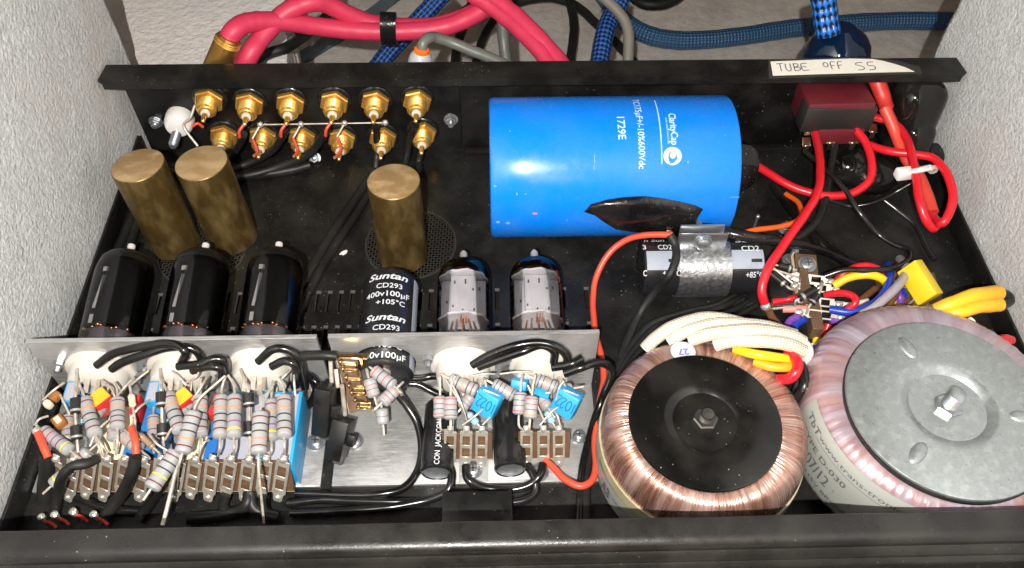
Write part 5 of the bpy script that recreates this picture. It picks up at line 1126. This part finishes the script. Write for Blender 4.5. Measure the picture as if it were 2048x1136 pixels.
# ================================================================== CABLES BEHIND THE CHASSIS
def bw(label,m,r,pts,cat='cable',name='cable',group=None,seg=12): return wire(label,m,r,[ypt(*p) for p in pts],cat,name,seg,7,group)
PK='pink-red speaker cables behind the back panel'
bw('pink-red cable crossing over from behind the panel, arching at the top left',PINK,5.0,[(480,150,12),(500,108,16),(522,76,24),(552,42,32),(588,16,38),(625,4,42),(655,9,46),(690,26,48),(730,43,50),(775,52,50),(830,55,50),(880,50,52),(930,34,56),(985,8,60),(1015,-12,62)],group=PK)
bw('pink-red cable plugged into the gold plug and running right',PINK,5.0,[(455,80,14),(468,62,17),(489,48,22),(525,42,28),(575,44,34),(640,54,40),(720,62,44),(790,63,46),(850,60,47),(905,49,50),(955,26,56),(1000,-6,62)],group=PK)
bw('pink-red cable slanting down to the panel in the middle, left one of a pair',PINK,4.6,[(940,-14,60),(975,8,54),(1010,34,46),(1042,62,36),(1078,98,24),(1108,140,12)],group=PK)
bw('pink-red cable slanting down to the panel in the middle, right one of a pair',PINK,4.6,[(968,-14,58),(1003,8,51),(1038,36,42),(1070,68,32),(1102,104,22),(1134,142,10)],group=PK)
q0,q1=atY(762,57,46),atY(793,58,46)
o=obj('tape_band',tube([q0,(q0+q1)/2,q1],9.6,16,3,.72),TAPE); tag(o,'black tape band holding the two pink-red cables together','tape')
q0,q1=atY(426,150,8),atY(459,74,14); ax=q1-q0; L_=ax.length
t=thing('gold_plug','gold plated cable plug standing behind the left end of the back panel','plug',q0)
obj('barrel',lathe(q0,ax,[(0,6.6),(L_*.82,6.4),(L_*.84,5.9),(L_*.86,6.3),(L_*.89,5.9),(L_*.91,6.2),(L_*.94,5.8),(L_*.96,6.0),(L_,5.4),(L_,4.5)],36),mat('worn_gold_plug',(.44,.25,.075),.3,.85,var=(9,(.36,.19,.05))),t)
for f in (.83,.87,.92): obj('grip_ring',lathe(q0+ax*f,ax,[(-.5,6.3),(0,6.65),(.5,6.3)],36),GOLD,t)
# grey cable with white plug
q0=atY(838,140,12); q1=atY(843,103,13); ax=q1-q0
t=thing('phono_plug','white phono plug with an orange ring standing behind the back panel','plug',q0)
obj('shell',lathe(q0,ax,[(0,6.2),(ax.length*.5,6.2),(ax.length*.8,5.4),(ax.length,3.6)],28),mat('white_plug_shell',(.40,.42,.43),.35),t)
obj('orange_ring',lathe(q1-ax*.10,ax,[(0,3.9),(2.6,3.9),(3.2,3.2),(3.2,2)],24),mat('bright_orange',(.95,.14,.01),.4),t)
bw('dark grey cable arching from the white plug to the right behind the panel',GREYW,2.9,[(843,102,13),(846,86,15),(857,76,18),(872,75,21),(905,86,22),(955,106,18),(1000,124,13),(1035,142,8)])
bw('light grey cable hanging straight down behind the pink-red pair',GREYW,3.4,[(1004,-12,90),(1005,40,80),(1008,90,70),(1014,140,60)])
bw('olive grey cable curving down beside the blue braided cable',OLIVW,3.0,[(1195,-14,60),(1222,8,54),(1248,40,46),(1257,75,38),(1255,140,24)])
BC='black cables lying on the floor behind the panel'
Z=lambda l,r,pts: wire(l,BLKM,r,pts,'cable','cable',10,7,BC)
fzv=-168
Z('black cable on the floor curving up from the panel at the left',3.2,[(500,122,19),(540,106,19),(575,94,17),(613,69,0),(650,35,-30),(668,-10,-50)])
Z('black cable on the floor running below the pink-red cables',3.4,[(560,76,fzv),(600,66,fzv),(640,60,fzv),(700,58,fzv)])
Z('black cable on the floor slanting from behind the tape band',3.6,[(640,4,-150),(690,18,-150),(740,38,-150),(780,46,-150),(870,48,-150),(930,20,-150),(960,-10,-150)])
Z('black cable passing straight down right of the white plug',4.2,[(950,-12,-130),(930,45,-130),(915,90,-130),(908,150,-130)])
Z('black cable passing down left of the light grey cable',3.8,[(1030,-12,-140),(995,30,-140),(965,80,-140),(946,150,-140)])
Z('dark tube arching across the top behind the pink-red pair',4.2,[(1000,40,-140),(1020,12,-140),(1060,-2,-140),(1110,-4,-140),(1155,14,-140),(1195,50,-140),(1242,96,-140),(1290,150,-140)])  # dark tube swept in an arch above the floor
Z('dark tube running nearly straight down in the middle',4.0,[(1136,-12,-120),(1147,40,-120),(1146,80,-120),(1136,150,-120)])  # dark tube, almost straight, at one height above the floor
Z('thick black cable sagging at the top right of centre',5.0,[(1258,-14,-140),(1285,6,-140),(1320,9,-140),(1352,-2,-140),(1375,-20,-140)])
BB='blue braided cables behind the panel'
bw('blue and black braided cable slanting at the top, left of the white plug',BRAIDB,5.6,[(890,-16,100),(850,26,92),(812,68,84),(780,102,78),(750,140,70)],name='braided_cable',group=BB)
bw('blue and black braided cable dropping to the panel in the middle',BRAIDB,5.4,[(1243,-14,80),(1238,10,74),(1220,38,64),(1208,76,50),(1196,140,30)],name='braided_cable',group=BB)
bw('bright blue braided power cord coming down to the dark blue plug',BRAIDV,6.3,[(1644,-18,34),(1650,20,30),(1657,70,24)],name='braided_cable',group=BB,seg=16)
wire('dusty blue translucent sleeved cable sweeping across the floor at the top right',BRAIDT,8.5,[(1205,-10,-150),(1235,28,-155),(1262,52,-158),(1308,74,-158),(1377,81,-158),(1479,73,-158),(1582,57,-158),(1684,48,-158),(1787,42,-158),(1925,42,-158)],'cable','braided_cable',16,7,BB)
wire('faded blue sleeved cable lying flat on the floor behind the pink-red cables',FADED,8.2,[(578,132,-166),(640,95,-166),(720,46,-166),(800,-14,-166)],'cable','braided_cable',12,7,BB,.35)
# mains plug
q0=atY(1674,122,27); t=thing('power_plug','glossy dark blue power plug behind the paper label','plug',q0)
V,F,U,I=lathe(q0-Vector((0,0,6)),(-.10,.12,1),[(-20,17.5),(8,17.5),(14,16.6),(19,14),(22.5,10.5),(25,7.5),(26,6.3),(26,5)],40,rfun=lambda r,tt:r*(1+.03*math.cos(4*tt)))
obj('plug_body',(V,F,U,I),mat('translucent_dark_blue',(.002,.010,.034),.06,spec=.6,var=(5,(.002,.010,.028)),bump=(5,.8)),t)

# the tangle of bare leads, and small wires between and behind the brackets
rl=random.Random(11)
for x0,y0,z0,x1,y1,z1 in ((128,765,30,86,800,28),(205,760,30,232,800,30),(262,770,30,296,742,33),(300,800,27,262,835,28),(190,870,30,214,905,27),(215,842,30,180,892,28),(300,870,30,336,902,28),(330,880,28,352,850,31),(372,765,30,400,738,34),(412,757,33,384,800,30),(120,790,28,140,830,26),(418,880,28,398,905,27),(345,742,33,372,770,31),(70,850,28,96,832,28),(280,880,30,250,860,30),(236,790,31,262,760,33),(560,762,33,580,740,34),(590,790,30,588,750,33)):
    xm,ym=(x0+x1)/2+rl.uniform(-5,5),(y0+y1)/2+rl.uniform(-8,4)
    wire('thin bare silver lead in the tangle between the left tube sockets and the tag strip',TIN,.5,[(x0,y0,z0),(xm,ym,(z0+z1)/2+1.5),(x1,y1,z1)],seg=7,group='bare leads tangled over the left bracket')
for x0,y0,z0,x1,y1,z1 in ((892,760,30,930,830,22),(905,770,30,935,845,20),(1055,770,30,1090,845,20),(1128,762,31,1112,800,26),(945,752,31,990,748,30),(1000,748,30,1065,744,31),(925,850,20,975,805,24),(1080,850,20,1140,800,24),(965,850,20,990,820,22),(1120,850,20,1100,815,22)):
    wire('thin bare silver lead in the tangle between the clear tube sockets and small strips',TIN,.45,[(x0,y0,z0),((x0+x1)/2+rl.uniform(-4,4),(y0+y1)/2+rl.uniform(-6,3),(z0+z1)/2+1.5),(x1,y1,z1)],seg=7,group='bare leads tangled over the middle bracket')
KB='black wires coiled on the floor between the two brackets'
for i in range(3): wire('black wire coiled on the floor between the two brackets',BLKW,1.7,[(598+i*10,742+i*4,24-i*3),(622+i*6,756+i*6,16),(632+i*3,780+i*5,9),(622-i*4,804+i*5,5),(604,815+i*6,4)],group=KB)
W_('black wire running behind the resistors along the middle upright plate, upper',[(790,752,20),(830,757,18),(870,752,18),(905,760,20)],1.6,'black wires low on the middle upright plate')
W_('black wire running behind the resistors along the middle upright plate, lower',[(780,772,12),(830,768,12),(862,782,10),(900,800,8)],1.6,'black wires low on the middle upright plate')
W_('black wire lying along the crease of the middle bracket',[(870,806,6),(930,800,6),(985,800,6),(1040,812,6)],1.6,'black wires low on the middle upright plate')

for (px,py,r,l) in ((688,506,1.6,'small white scrap on the black floor left of the lone brass cylinder base'),(440,1024,1.2,'tiny white fleck on the floor before the long tag strip')):
    q=at(px,py,.1); R=Matrix.Rotation(.6,3,'Z')
    tag(obj('paper_scrap',prism([(r*(1+.3*math.sin(3*a))*math.cos(a)*1.3,r*.75*math.sin(a)) for a in [2*math.pi*i/9 for i in range(9)]],q,R,.35),WHITE),l,'scrap')
